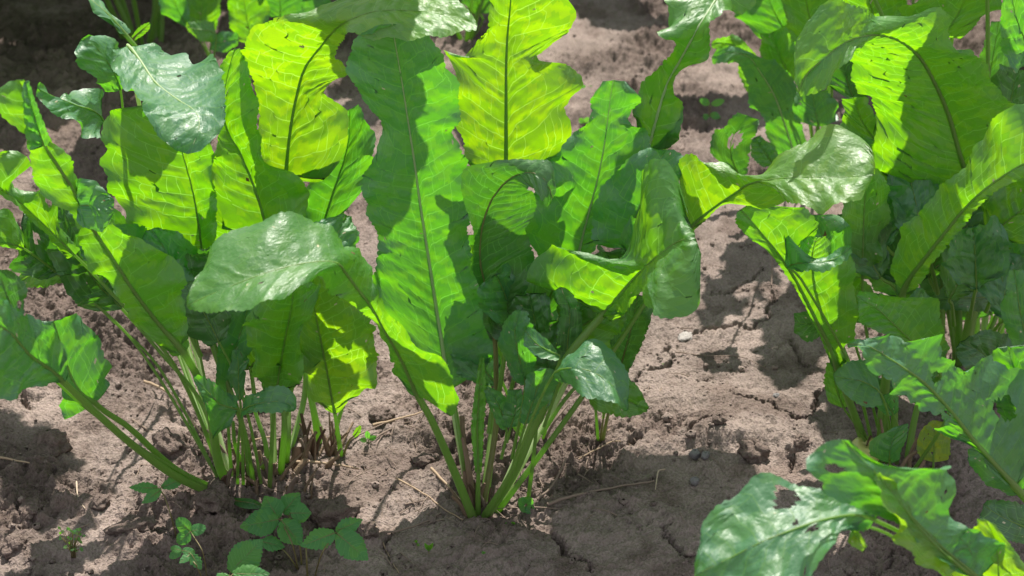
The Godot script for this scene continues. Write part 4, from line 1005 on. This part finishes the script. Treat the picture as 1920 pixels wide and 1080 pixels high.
func back_plants() -> void:
	var p := thing("horseradish_plant", "blurred horseradish plant at the back, above the left clump", "plant", on_ground(420, 175), "horseradish plants in the bed")
	leaf(p, "415 178; 390 105 3.05", "362 55 3.03|352 52 0|370 58 0;345 38 3.02|312 34 -1|356 44 0;332 15 3.01|300 12 -1|352 14 1;322 -15 3.0|302 -15 0|345 -18 0", {"kind": "ripe"})
	leaf(p, "420 176; 395 110 3.08", "375 55 3.08|345 45 0|402 68 0;378 20 3.08|344 10 0|413 15 0;382 -25 3.08|350 -25 0|410 -25 0", {"kind": "fresh"})
	leaf(p, "425 178; 400 130 3.0", "395 84 3.0|394 74 0|396 93 0;420 79 2.99|420 60 1|420 97 -1;448 73 2.99|446 62 0|446 85 0", {"kind": "ripe"})
	leaf(p, "430 178; 400 120 2.98", "404 62 2.98|402 38 1|405 76 -1;375 56 2.97|374 40 1|378 75 -1;348 50 2.97|350 42 0|354 60 0", {"kind": "fresh"})
	leaf(p, "440 176; 475 120 3.05", "474 82 3.05|450 78 0|500 80 0;464 42 3.05|430 42 0|502 45 0;458 5 3.05|428 5 0|500 0 0;455 -30 3.05|435 -30 0|480 -32 0", {"kind": "fresh"})
	leaf(p, "445 176; 510 90 3.1", "525 32 3.1|492 30 0|622 32 0;525 0 3.1|482 0 0|618 0 0;522 -35 3.1|500 -35 0|560 -35 0", {"kind": "ripe"})
	var e := thing("horseradish_plant", "blurred horseradish plant at the far back left, only its bare stalks in view", "plant", on_ground(270, 95), "horseradish plants in the bed")
	for s in ["292 92; 291 40 3.4; 290 -60 3.42", "300 90; 303 30 3.4; 300 -60 3.42", "250 62; 235 20 3.45; 210 -60 3.46", "240 78; 205 10 3.4; 180 -60 3.4"]:
		bare(e, "stalk", s, 0.006, "stalk")
	for k in 9: spread(e, k * 0.72, 0.42 + 0.05 * (k % 3), 0.10, 0.25 + 0.22 * (k % 4), "ripe" if k % 2 else "fresh")
	var g := thing("horseradish_plant", "blurred horseradish plant at the back, its stalks showing between the two tallest middle leaves", "plant", on_ground(872, 62), "horseradish plants in the bed")
	for s in ["868 66; 866 30 3.5; 850 -60 3.5", "880 62; 890 10 3.5; 905 -70 3.5"]:
		bare(g, "dead_stalk", s, 0.006, "red_stalk")
	leaf(g, "875 62; 905 40 3.48", "900 24 3.46|885 25 0|925 24 0;895 0 3.45|865 0 0|930 0 0;890 -40 3.45|870 -40 0|920 -40 0", {"kind": "old"})
	for k in 7: spread(g, 0.4 + k * 0.9, 0.45, 0.10, 0.3 + 0.25 * (k % 3), "ripe")
	var r := thing("horseradish_plant", "horseradish plant behind the dense right one, with a twisted yellow-green leaf tip pointing left", "plant", on_ground(1530, 300), "horseradish plants in the bed")
	leaf(r, "1522 305; 1505 330 2.7", "1494 305 2.68|1466 302 0|1512 292 0;1481 262 2.68|1440 255 0|1508 250 0;1468 222 2.68|1430 218 0|1494 210 0;1450 175 2.68|1404 192 0|1492 168 0;1425 135 2.67|1400 150 0|1462 118 0;1403 106 2.66|1384 118 0|1430 108 0;1370 99 2.65|1364 118 -1|1378 88 1;1334 108 2.65|1336 120 0|1344 92 0", {"stalk": "pale_rib", "kind": "ripe", "ruffle": 0.006})
	leaf(r, "1520 305; 1470 180 2.8", "1410 110 2.8|1400 115 0|1418 104 0;1380 85 2.8|1378 98 0|1384 70 0;1352 80 2.79|1350 93 0|1356 68 0;1334 82 2.79|1334 88 0|1337 76 0", {"kind": "fresh"})
	leaf(r, "1515 305; 1440 200 2.72", "1415 172 2.72|1405 178 0|1425 168 0;1400 140 2.72|1386 140 0|1416 140 0;1392 118 2.72|1386 118 0|1400 116 0", {"kind": "fresh"})
	leaf(r, "1530 300; 1510 150 2.75", "1488 90 2.74|1440 85 0|1510 90 0;1470 55 2.74|1402 50 0|1505 45 0;1448 15 2.74|1376 15 0|1495 5 0;1430 -35 2.74|1390 -35 0|1470 -40 0", {"kind": "ripe"})
	leaf(r, "1530 300; 1510 200 2.72", "1486 152 2.71|1450 155 0|1510 140 0;1462 105 2.7|1428 105 0|1490 90 0;1445 62 2.7|1425 62 0|1475 45 0", {"kind": "fresh"})
	leaf(r, "1540 300; 1560 180 2.6", "1548 92 2.58|1486 76 0|1590 80 0;1522 45 2.57|1472 35 0|1572 30 0;1508 -15 2.57|1466 -15 0|1560 -20 0;1500 -50 2.57|1480 -50 0|1530 -50 0", {"kind": "fresh"})
	leaf(r, "1545 300; 1538 270 2.6", "1535 238 2.6|1492 225 0|1572 225 0;1528 205 2.6|1486 198 0|1568 195 0;1522 172 2.6|1500 172 0|1550 168 0", {"kind": "ripe"})
	leaf(r, "1500 310; 1420 360 2.45; 1395 345 2.4", "1386 330 2.38|1368 322 0|1402 326 0;1372 298 2.38|1332 282 0|1404 300 0;1370 268 2.38|1336 250 0|1408 266 0;1384 240 2.37|1362 226 0|1420 240 0;1400 216 2.37|1384 211 0|1424 224 0", {"kind": "old", "holes": [[0.55, 0.15, 0.14, 0.3]], "ruffle": 0.008, "tooth": 0.004})
	leaf(r, "1535 300; 1560 100 2.74; 1560 -80 2.76", "1556 -130 2.76|1530 -130 0|1580 -130 0;1566 -220 2.74|1510 -220 0|1640 -220 0;1560 -310 2.70|1480 -300 0|1640 -310 0;1550 -400 2.64|1490 -400 0|1605 -400 0;1545 -450 2.60|1530 -450 0|1560 -450 0", {"kind": "ripe", "lobe": 0.4, "ruffle": 0.015})  # this and the next: unseen blades added to shade the soil in the gap
	leaf(r, "1530 300; 1535 100 2.76; 1500 -80 2.8", "1470 -150 2.8|1450 -140 0|1490 -160 0;1450 -220 2.8|1395 -190 0|1505 -250 0;1420 -290 2.78|1370 -260 0|1480 -330 0;1395 -350 2.74|1370 -330 0|1430 -380 0;1380 -385 2.72|1372 -380 0|1390 -392 0", {"kind": "ripe", "lobe": 0.45, "ruffle": 0.015, "holes": [[0.5, 0.4, 0.1, 0.3]]})
	leaf(r, "1520 310; 1470 330 2.6", "1450 308 2.58|1430 312 0|1462 302 0;1430 280 2.58|1408 290 0|1452 275 0;1413 258 2.58|1407 262 0|1426 254 0", {"kind": "ripe", "pucker": 0.003})
	var s := thing("horseradish_plant", "horseradish plant at the top right, behind the great arching leaf", "plant", on_ground(1720, 330), "horseradish plants in the bed")
	leaf(s, "1720 335; 1670 150 2.42", "1645 50 2.4|1590 40 0|1700 36 0;1632 10 2.4|1572 12 0|1704 10 0;1622 -40 2.4|1580 -40 0|1680 -40 0", {"kind": "fresh"})
	leaf(s, "1725 335; 1760 150 2.38", "1772 68 2.36|1735 75 0|1800 72 0;1785 45 2.35|1684 32 0|1856 28 0;1800 20 2.35|1700 2 0|1880 12 0;1815 -15 2.34|1760 -20 0|1870 -15 0", {"kind": "fresh"})
	leaf(s, "1740 335; 1840 220 2.4", "1852 165 2.4|1835 168 0|1885 160 0;1860 115 2.4|1835 115 0|1912 110 0;1868 70 2.4|1845 70 0|1905 55 0;1872 40 2.4|1860 40 0|1885 38 0", {"kind": "old"})
	leaf(s, "1760 335; 1860 260 2.3", "1880 240 2.3|1850 220 0|1930 250 0;1895 190 2.3|1840 180 0|1940 190 0;1905 130 2.3|1875 120 0|1945 130 0", {"kind": "old"})
	leaf(s, "1720 335; 1665 290 2.2", "1640 262 2.2|1572 245 0|1650 250 0;1615 225 2.2|1585 215 0|1638 215 0;1600 182 2.2|1578 185 0|1622 180 0", {"kind": "fresh", "tooth": 0.005, "pitch": 0.014})
	leaf(s, "1715 335; 1620 240 2.3", "1602 190 2.3|1558 165 0|1630 190 0;1588 150 2.3|1552 148 0|1615 140 0;1580 100 2.3|1555 100 0|1610 95 0", {"kind": "old"})
	leaf(s, "1725 335; 1680 320 2.28", "1650 330 2.28|1602 300 0|1690 320 0;1640 272 2.28|1598 270 0|1685 270 0;1635 215 2.28|1610 215 0|1670 210 0", {"kind": "ripe"})
	# tall blades of the same plant above the picture's upper edge, which shade the great leaf
	leaf(s, "1725 335; 1780 100 2.4; 1800 -40 2.42", "1800 -90 2.42|1770 -90 0|1830 -90 0;1800 -170 2.42|1710 -170 0|1890 -170 0;1800 -260 2.40|1690 -260 0|1910 -260 0;1800 -350 2.36|1700 -350 0|1900 -350 0;1800 -430 2.30|1770 -430 0|1830 -430 0", {"kind": "ripe"})
	leaf(s, "1745 335; 1880 100 2.44; 1920 -40 2.46", "1930 -90 2.46|1900 -90 0|1960 -90 0;1935 -170 2.46|1850 -170 0|2020 -170 0;1940 -270 2.44|1830 -270 0|2040 -270 0;1940 -360 2.40|1850 -360 0|2030 -360 0;1940 -430 2.36|1910 -430 0|1970 -430 0", {"kind": "ripe"})
	leaf(s, "1715 335; 1690 100 2.44; 1690 -60 2.46", "1690 -110 2.46|1665 -110 0|1715 -110 0;1690 -200 2.46|1610 -200 0|1770 -200 0;1690 -290 2.44|1600 -290 0|1780 -290 0;1690 -380 2.40|1640 -380 0|1740 -380 0;1690 -420 2.38|1675 -420 0|1705 -420 0", {"kind": "ripe"})
	# the next row, past the upper edge of the view: its leaves shade the ground at the back
	var row := [[-1.12, -3.52, 0.0], [-0.80, -3.70, 1.3], [-1.40, -3.30, 2.1], [-0.45, -3.86, 0.7], [0.78, -3.3, 2.9], [1.2, -2.9, 4.0], [0.02, -4.15, 3.0], [-1.25, -3.0, 5.0], [-0.97, -2.12, 1.0], [-1.0, -3.98, 0.3], [-0.62, -4.05, 1.7]]
	for k in row.size():
		var h := thing("horseradish_plant", ["tall horseradish plant of the next row behind the far left stalks", "tall horseradish plant of the next row, behind the left clump's neighbour", "horseradish plant at the far left end of the next row", "horseradish plant of the next row behind the middle stalks", "horseradish plant of the next row behind the twisted leaf tip", "horseradish plant of the next row beyond the right edge", "horseradish plant farthest back in the next row", "horseradish plant past the left edge, in front of the next row", "horseradish plant past the left edge, level with the left clump", "horseradish plant of the row after next, far left", "horseradish plant of the row after next, behind the left clump"][k], "plant", Vector3(row[k][0], ground_y(row[k][0], row[k][1]), row[k][1]), "horseradish plants in the bed")
		for q in 15: spread(h, row[k][2] + q * 0.95, 0.50 + 0.07 * (q % 3), 0.14, 0.10 + 0.2 * (q % 4), ["ripe", "fresh", "old"][q % 3])

func spread(p: Node3D, turn: float, long: float, wide: float, lean: float, kind: String) -> void:
	# a free-standing blade: rises from the foot, leans out and droops
	var out := Vector3(cos(turn), 0, sin(turn))
	var across := Vector3(-sin(turn), 0, cos(turn))
	var base := p.position
	var foot := [base + out * 0.01 - Vector3(0, 0.01, 0), base + out * (0.03 + 0.08 * lean) + Vector3(0, 0.12, 0)]
	var mid := []
	var lef := []
	var rig := []
	for k in 7:
		var s := k / 6.0
		var c: Vector3 = base + out * (0.05 + (0.12 + 0.75 * long * s) * lean + 0.1 * s * s * lean) + Vector3(0, 0.2 + long * s * (1.0 - 0.45 * lean) - 0.42 * long * lean * s * s * s, 0)
		var w := wide * (0.15 + 0.85 * pow(sin(PI * (0.08 + 0.86 * s)), 0.7)) * 0.5
		mid.append(c)
		lef.append(c - across * w + Vector3(0, 0.012, 0) - out * 0.01)
		rig.append(c + across * w + Vector3(0, 0.012, 0) - out * 0.01)
	blade(p, foot, mid, lef, rig, {"kind": kind, "coarse": 3.0})

# ---------------------------------------------------------------- small plants and loose things

func leaflet(p: Node3D, foot: String, a: Vector2, b: Vector2, half: float, d: float, tilt := 0.0, o := {}) -> void:
	# a toothed leaflet from a to b, half as wide as given in survey units
	var dir := (b - a).normalized()
	var nrm := Vector2(-dir.y, dir.x)
	var text := ""
	var shape: Array = o.get("shape", [0.28, 0.86, 0.98, 0.62, 0.06])
	for k in 5:
		var c := a.lerp(b, k / 4.0)
		var w: float = half * shape[k]
		var dd := d - tilt * k / 4.0
		text += "%.1f %.1f %.4f|%.1f %.1f %.2f|%.1f %.1f %.2f;" % [c.x, c.y, dd, c.x - nrm.x * w, c.y - nrm.y * w, w * nrm.y * 0.05, c.x + nrm.x * w, c.y + nrm.y * w, -w * nrm.y * 0.05]
	var with := {"kind": "weed", "small": true, "name": "leaflet"}
	with.merge(o, true)
	leaf(p, foot, text, with)

func weeds() -> void:
	var w1 := thing("strawberry_seedling", "low plant of toothed leaflets at the foot of the left clump", "plant", on_ground(566, 1062), "small weeds on the soil")
	var f1 := "560 1060; 548 1020 1.72; 526 975 1.77"
	leaflet(w1, f1, Vector2(522, 974), Vector2(450, 988), 25, 1.77, 0.02)
	leaflet(w1, f1, Vector2(522, 972), Vector2(496, 930), 22, 1.78, -0.02)
	leaflet(w1, f1, Vector2(528, 976), Vector2(566, 1022), 24, 1.76, 0.03)
	leaflet(w1, "566 1062; 560 1010 1.74; 540 965 1.79", Vector2(530, 962), Vector2(562, 924), 20, 1.79, -0.02)
	leaflet(w1, "566 1062; 560 1010 1.74; 545 965 1.79", Vector2(545, 962), Vector2(584, 962), 20, 1.78, 0.0)
	leaflet(w1, "566 1062; 540 1040 1.74; 520 1025 1.76", Vector2(490, 1015), Vector2(534, 1026), 14, 1.75, 0.0)
	var w2 := thing("strawberry_seedling", "spreading seedling with three toothed leaflets beside the big dark clod", "plant", on_ground(582, 1078), "small weeds on the soil")
	var f2 := "584 1080; 605 1035 1.68; 630 1000 1.71"
	leaflet(w2, f2, Vector2(630, 996), Vector2(680, 974), 15, 1.71, -0.01)
	leaflet(w2, f2, Vector2(628, 999), Vector2(564, 1024), 20, 1.70, 0.01)
	leaflet(w2, f2, Vector2(632, 1000), Vector2(690, 1050), 26, 1.70, 0.02)
	bare(w2, "stem", "576 1078; 575 1050 1.70; 574 1026 1.71", 0.0013, "thin_stem")
	var w3 := thing("strawberry_seedling", "seedling with one large ribbed leaflet, nearest the bottom edge left of the middle", "plant", on_ground(425, 1110), "small weeds on the soil")
	leaflet(w3, "428 1112; 430 1090 1.63", Vector2(432, 1072), Vector2(492, 1012), 30, 1.66, -0.02, {"gap": 0.004})
	leaflet(w3, "428 1112; 430 1090 1.63", Vector2(436, 1076), Vector2(506, 1076), 17, 1.64, 0.0)
	leaflet(w3, "426 1112; 420 1090 1.62", Vector2(430, 1080), Vector2(400, 1098), 15, 1.62, 0.01)
	var w4 := thing("clover_seedling", "clover-like seedling with three smooth round leaflets", "plant", on_ground(388, 1088), "small weeds on the soil")
	var f4 := "388 1090; 380 1035 1.68; 358 998 1.71"
	var round_ := {"shape": [0.35, 0.95, 1.0, 0.85, 0.3], "tooth": 0.0, "thick": 0.0006}
	leaflet(w4, f4, Vector2(356, 996), Vector2(332, 972), 13, 1.71, 0.0, round_)
	leaflet(w4, f4, Vector2(357, 997), Vector2(386, 988), 11, 1.71, 0.0, round_)
	leaflet(w4, f4, Vector2(355, 998), Vector2(334, 1019), 13, 1.705, 0.0, round_)
	var f5 := "385 1090; 368 1060 1.67; 352 1040 1.69"
	leaflet(w4, f5, Vector2(340, 1032), Vector2(318, 1046), 8, 1.69, 0.0, round_)
	leaflet(w4, f5, Vector2(340, 1032), Vector2(320, 1027), 7, 1.69, 0.0, round_)
	leaflet(w4, f5, Vector2(342, 1032), Vector2(366, 1036), 8, 1.69, 0.0, round_)
	leaflet(w4, f5, Vector2(358, 1038), Vector2(378, 1068), 11, 1.68, 0.01)
	leaflet(w4, f5, Vector2(356, 1040), Vector2(336, 1056), 7, 1.68, 0.01)
	var w5 := thing("bramble_seedling", "thin red-stemmed seedling with three pointed leaflets under the two leaning stalks", "plant", on_ground(332, 1005), "small weeds on the soil")
	var f6 := "332 1006; 320 965 1.77; 308 930 1.80; 300 918 1.81"
	leaflet(w5, f6, Vector2(296, 915), Vector2(242, 914), 10, 1.81, 0.01)
	leaflet(w5, f6, Vector2(302, 918), Vector2(266, 944), 10, 1.80, 0.01)
	leaflet(w5, f6, Vector2(303, 914), Vector2(352, 893), 11, 1.82, -0.01)
	var w7 := thing("herb_tuft", "tiny tuft of feathery herb standing alone on the soil at lower left", "plant", on_ground(136, 1036), "small weeds on the soil")
	for k in 34:
		var b := Vector2(136 + rng.randf_range(-24, 24), 1012 + rng.randf_range(-20, 20))
		var d := 1.715 + rng.randf_range(-0.012, 0.012)
		leaflet(w7, "%d 1035; %.1f %.1f %.3f" % [132 + k % 9, (b.x + 136) / 2, (b.y + 1030) / 2, d], b, b + Vector2(rng.randf_range(-9, 9), rng.randf_range(-7, 4)), 2.6, d, 0.0, {"kind": "fresh" if k % 3 == 0 else "weed", "thick": 0.0004, "tooth": 0.0})
	var tiny := [
		["seedling", "small four-leaved seedling beside the left clump's straw", 690, 836, [[690, 822, 688, 808], [688, 826, 674, 824], [692, 824, 706, 818], [690, 828, 691, 840]], 5.0, "weed"],
		["seedling", "minute bright seedling on lit soil in front of the middle plant", 804, 1036, [[804, 1032, 796, 1018], [804, 1032, 812, 1018], [804, 1034, 804, 1022]], 3.5, "fresh"],
		["seedling", "minute pair of seed leaves on the soil left of the middle plant's root", 780, 1020, [[782, 1018, 778, 1012], [782, 1018, 786, 1024]], 2.6, "fresh"],
		["seedling", "tiny bright seedling right below the middle plant's foot", 955, 990, [[955, 986, 946, 982], [956, 986, 966, 980], [955, 987, 958, 992]], 5.0, "fresh"],
		["round_leaved_weed", "small weed with two rounded leaves at the middle plant's thin stalk", 985, 960, [[985, 945, 972, 936], [987, 948, 1000, 962], [984, 950, 976, 958], [988, 944, 996, 932]], 10.0, "weed"],
		["seedling", "pale blurred seedling on the soil in the gap at the back", 1328, 224, [[1330, 196, 1312, 186], [1334, 196, 1358, 188], [1328, 215, 1320, 224], [1332, 214, 1350, 220]], 7.0, "weed"],
		["seedling", "tiny blurred seedling behind the middle plant's yellow-green leaf", 1095, 236, [[1094, 230, 1086, 222], [1096, 230, 1104, 220]], 5.0, "weed"],
		["seedling", "tiny blurred seedling just above another behind the middle leaves", 1100, 172, [[1098, 168, 1090, 160], [1100, 168, 1110, 162]], 5.0, "weed"],
		["seedling", "tiny seedling at the edge of a crack in front of the middle plant", 910, 1046, [[911, 1042, 904, 1034], [911, 1042, 918, 1046]], 3.5, "weed"],
		["seedling", "tiny seedling on the cracked soil in the right gap", 1236, 692, [[1236, 690, 1226, 688], [1237, 690, 1244, 682]], 3.5, "weed"],
		["seedling", "tiny seedling beside the crack left of the dense right plant", 1508, 848, [[1508, 844, 1500, 842], [1508, 844, 1516, 842]], 3.5, "weed"],
	]
	for t in tiny:
		var s := thing(t[0], t[1], "seedling", on_ground(t[2], t[3]), "small weeds on the soil")
		var g := on_ground(t[2], t[3])
		for l in t[4]:
			leaflet(s, "%d %d; %.1f %.1f %.3f" % [t[2], t[3], l[0], l[1], -g.z + 0.002], Vector2(l[0], l[1]), Vector2(l[2], l[3]), t[5], -g.z + 0.002, 0.006, {"kind": t[6], "shape": [0.3, 0.85, 1.0, 0.75, 0.2], "tooth": 0.0002, "thick": 0.0006})

func loose_things() -> void:
	var cl := "soil clods"
	var big := [
		["large dark crumbly clod at the far left, below the drooping leaf", 96, 845, Vector3(0.032, 0.022, 0.028)],
		["dark clod where the two leaning stalks meet the ground", 402, 968, Vector3(0.026, 0.018, 0.022)],
		["big dark clod right of the toothed leaflets", 634, 965, Vector3(0.036, 0.024, 0.028)],
		["flat dark clod on lit soil left of the red-stemmed seedling", 252, 1000, Vector3(0.030, 0.011, 0.018)],
		["long low clod behind the leaning stalks", 322, 842, Vector3(0.034, 0.018, 0.02)],
		["rounded clod at the broken end of the low mound", 1412, 868, Vector3(0.022, 0.017, 0.02)],
		["small clod on the crest of the low mound", 1345, 832, Vector3(0.010, 0.008, 0.009)],
		["small clod at the far left, under the leaf with frilled margin", 190, 955, Vector3(0.014, 0.009, 0.012)],
		["clod half buried beside the left clump's straw", 715, 790, Vector3(0.020, 0.012, 0.016)],
		["dark clod shaded by the middle plant's narrow upright leaf", 935, 800, Vector3(0.022, 0.016, 0.018)],
		["broken clod between the left clump and the middle plant", 790, 858, Vector3(0.018, 0.010, 0.014)],
		["small clod below the big dark one", 690, 1000, Vector3(0.015, 0.009, 0.012)],
		["clod at the bottom left corner", 30, 1040, Vector3(0.020, 0.013, 0.017)],
		["clod lying on the shaded soil left of the tiny herb tuft", 60, 965, Vector3(0.018, 0.009, 0.015)],
		["blurred clod on the dark soil at the upper left", 105, 120, Vector3(0.03, 0.02, 0.025)],
		["paler blurred clod on the dark soil at the upper left", 78, 122, Vector3(0.022, 0.015, 0.018)],
		["blurred clod at the top left behind the long lobed leaf", 30, 210, Vector3(0.026, 0.018, 0.022)],
		["blurred clod at the back of the right gap", 1300, 90, Vector3(0.026, 0.016, 0.02)],
		["clod at the foot of the dense right plant", 1500, 852, Vector3(0.012, 0.008, 0.01)],
	]
	for b in big: stone("soil_clod", b[0], "soil clod", b[1], b[2], b[3], 0.42, M.soil, cl, 0.3, 0.5)
	stone("pebble", "dark grey pebble on lit soil below the low mound", "pebble", 1302, 866, Vector3(0.0085, 0.007, 0.007), 0.25, M.pebble, "pebbles on the soil", 0.15, 0.5)
	stone("pebble", "dark grey pebble just right of its larger neighbour below the low mound", "pebble", 1321, 874, Vector3(0.0085, 0.005, 0.006), 0.25, M.pebble, "pebbles on the soil", 0.15, 0.5)
	stone("pebble", "dark pebble at the edge of the shade below the low mound", "pebble", 1302, 915, Vector3(0.007, 0.006, 0.006), 0.25, M.pebble, "pebbles on the soil", 0.2, 0.5)
	stone("pebble", "small dark pebble on the shaded soil left of the dense right plant", "pebble", 1455, 752, Vector3(0.006, 0.004, 0.005), 0.25, M.pebble, "pebbles on the soil", 0.2, 0.5)
	stone("pale_stone", "pale flat stone on the lit soil beside a crack", "stone", 1285, 634, Vector3(0.015, 0.006, 0.010), 0.3, M.pale_stone, "", 0.2, 0.6)
	straw("brown dry stem slanting behind the left clump's two leaning stalks", "272 722; 320 762; 386 836", 0.0026, "straw", 0.006)
	straw("grey dry stem just left of the left clump's stalks", "248 785; 310 832; 392 878", 0.0022, "straw_grey")
	straw("short dry straw at the left edge", "-5 882; 60 897", 0.002, "straw")
	straw("pale curled rootlet on the shaded soil left of the leaning stalks", "144 905; 147 938; 162 966", 0.0016, "straw_pale")
	straw("stout dry straw lying to the right of the dead stalk stubs", "558 900; 610 888; 674 884", 0.0026, "straw", 0.004)
	straw("dry straw in the tangle above the seedling right of the left clump", "700 808; 740 800; 792 784", 0.0022, "straw", 0.003)
	straw("second dry straw in that tangle, crossing towards the middle plant", "690 840; 730 815; 770 796", 0.0018, "straw_grey", 0.003)
	straw("long thin rootlet curving from the left towards the middle plant's foot", "742 894; 800 925; 835 952; 868 978", 0.0015, "straw")
	straw("dry stem leaning towards the middle plant's foot", "808 890; 840 915; 868 945", 0.0022, "straw", 0.004)
	straw("long grey dry stalk lying right of the middle plant's foot", "1026 962; 1080 945; 1150 928; 1226 915", 0.0026, "straw_grey", 0.003)
	straw("dark forked twig standing up right of the round-leaved weed", "1008 946; 1035 925 1; 1062 897 2.5", 0.0022, "straw_grey")
	straw("pale bent rootlet in front of the lone sprout", "1246 888; 1234 902 1; 1228 935", 0.0014, "straw_pale")
	straw("thin straw lying up from the lone sprout along the crack", "1138 822; 1190 785; 1240 750", 0.0012, "straw")
	straw("second thin straw from the lone sprout, lower than the first", "1085 862; 1150 850; 1188 838", 0.0012, "straw")
	straw("curved grey rootlet on the soil in front of the big dark clod", "648 998; 740 992; 790 978; 826 958", 0.0022, "straw_grey")
	straw("thin straw pointing to the bottom edge in front of the middle plant", "700 982; 725 1020; 748 1075", 0.0014, "straw")
	straw("long hair-thin straw on the lit soil in the right gap", "1265 672; 1330 675; 1390 682; 1440 700", 0.0011, "straw_grey")
	straw("short hair-thin straw crossing it at its right end", "1432 694; 1472 642", 0.0009, "straw_grey")
	straw("dry stem standing under the arching grey leaf tip at right", "1446 545; 1445 510 3; 1444 470 6", 0.0013, "straw_grey")
	straw("short straw behind the left clump's stalks", "440 870; 480 862; 520 858", 0.002, "straw", 0.01)
	straw("straw beside the dead stubs, pointing right", "630 852; 690 822; 720 806", 0.0016, "straw_grey", 0.004)
	apple()

func apple() -> void:
	# lathed: round shoulders, a hollow at the stalk
	var o := thing("apple", "pale yellow-green apple lying half hidden behind a stalk of the dense right plant", "apple", on_ground(1618, 868))
	var v := PackedVector3Array()
	var nn := PackedVector3Array()
	var ix := PackedInt32Array()
	var rings := 28
	var seg := 40
	for i in rings + 1:
		var a := PI * i / rings
		for j in seg:
			var b := TAU * j / seg
			var r := 0.021 * sin(a) * (1.0 + 0.04 * cos(5.0 * b) * maxf(0.0, -cos(a))) * (1.0 + 0.05 * cos(a))
			var y := 0.0195 * cos(a) - 0.008 * exp(-pow(sin(a) / 0.32, 2)) * signf(cos(a))
			v.append(Vector3(r * cos(b), y + 0.019, r * sin(b)))
			nn.append(Vector3.ZERO)
	for i in rings:
		for j in seg:
			var k := i * seg + j
			var k1 := i * seg + (j + 1) % seg
			ix.append_array(PackedInt32Array([k, k1, k + seg, k1, k1 + seg, k + seg]))
	for t in range(0, ix.size(), 3):
		var n := (v[ix[t + 2]] - v[ix[t]]).cross(v[ix[t + 1]] - v[ix[t]])
		for q in 3: nn[ix[t + q]] += n
	for k in nn.size(): nn[k] = nn[k].normalized() if nn[k].length() > 1e-12 else Vector3.UP
	var arr := []
	arr.resize(Mesh.ARRAY_MAX)
	arr[Mesh.ARRAY_VERTEX] = v
	arr[Mesh.ARRAY_NORMAL] = nn
	arr[Mesh.ARRAY_INDEX] = ix
	var mesh := ArrayMesh.new()
	mesh.add_surface_from_arrays(Mesh.PRIMITIVE_TRIANGLES, arr)
	put("flesh", mesh, o, M.apple)
	put("stalk", tube([Vector3(0, 0.03, 0), Vector3(0.001, 0.04, 0), Vector3(0.003, 0.05, 0.001)], func(k: float) -> float: return 0.0011 + 0.0004 * k, 7), o, M.dead_dark)
	o.rotation = Vector3(0.25, 0.4, 0.1)

func _ready() -> void:
	# camera
	var cam := Camera3D.new()
	cam.name = "camera"
	add_child(cam)
	cam.position = Vector3(0, EYE, 0)
	cam.rotation_degrees = Vector3(-30, 0, 0)
	var lens := CameraAttributesPhysical.new()
	lens.frustum_focal_length = 75.76
	lens.frustum_focus_distance = 2.2
	lens.exposure_aperture = 9.0
	lens.frustum_near = 0.05
	lens.frustum_far = 300.0
	cam.attributes = lens
	cam.fov = 18.0
	cam.near = 0.05
	cam.far = 300.0
	cam.current = true
	# sky and exposure
	var sky := ProceduralSkyMaterial.new()
	sky.sky_top_color = Color(0.72, 0.74, 0.80)
	sky.sky_horizon_color = Color(0.90, 0.89, 0.88)
	sky.sky_curve = 0.25
	sky.ground_bottom_color = Color(0.35, 0.32, 0.28)
	sky.ground_horizon_color = Color(0.70, 0.72, 0.72)
	sky.sky_energy_multiplier = 0.82
	var env := Environment.new()
	env.background_mode = Environment.BG_SKY
	env.sky = Sky.new()
	env.sky.sky_material = sky
	env.tonemap_mode = Environment.TONE_MAPPER_LINEAR
	env.tonemap_exposure = 2.3
	env.sdfgi_enabled = true
	env.ssao_enabled = true
	env.ssil_enabled = true
	var world := WorldEnvironment.new()
	world.name = "world"
	world.environment = env
	add_child(world)
	# sun: high behind the plants, a little to the right
	var sun := DirectionalLight3D.new()
	sun.name = "sun"
	sun.light_energy = 1.25
	sun.light_color = Color(1.0, 0.975, 0.94)
	sun.light_angular_distance = 0.55
	sun.shadow_enabled = true
	add_child(sun)
	var high := deg_to_rad(58.0)
	var side := deg_to_rad(7.0)
	sun.look_at_from_position(Vector3.ZERO, -Vector3(sin(side) * cos(high), sin(high), -cos(side) * cos(high)), Vector3.UP)
	# noises shared by all shapes
	rng.seed = 7
	soft.seed = 11
	soft.noise_type = FastNoiseLite.TYPE_SIMPLEX_SMOOTH
	soft.frequency = 0.01
	soft.fractal_octaves = 2
	fine.seed = 12
	fine.noise_type = FastNoiseLite.TYPE_SIMPLEX_SMOOTH
	fine.frequency = 0.2
	fine.fractal_octaves = 3
	cell.seed = 13
	cell.noise_type = FastNoiseLite.TYPE_CELLULAR
	cell.frequency = 0.2
	cell.cellular_return_type = FastNoiseLite.RETURN_DISTANCE
	edge_noise.seed = 14
	edge_noise.noise_type = FastNoiseLite.TYPE_SIMPLEX_SMOOTH
	edge_noise.frequency = 0.01
	edge_noise.fractal_octaves = 2
	make_materials()
	build_ground()
	left_plant()
	middle_plant()
	rear_middle_plants()
	right_plant()
	corner_plants()
	back_plants()
	weeds()
	loose_things()
	crumbs()
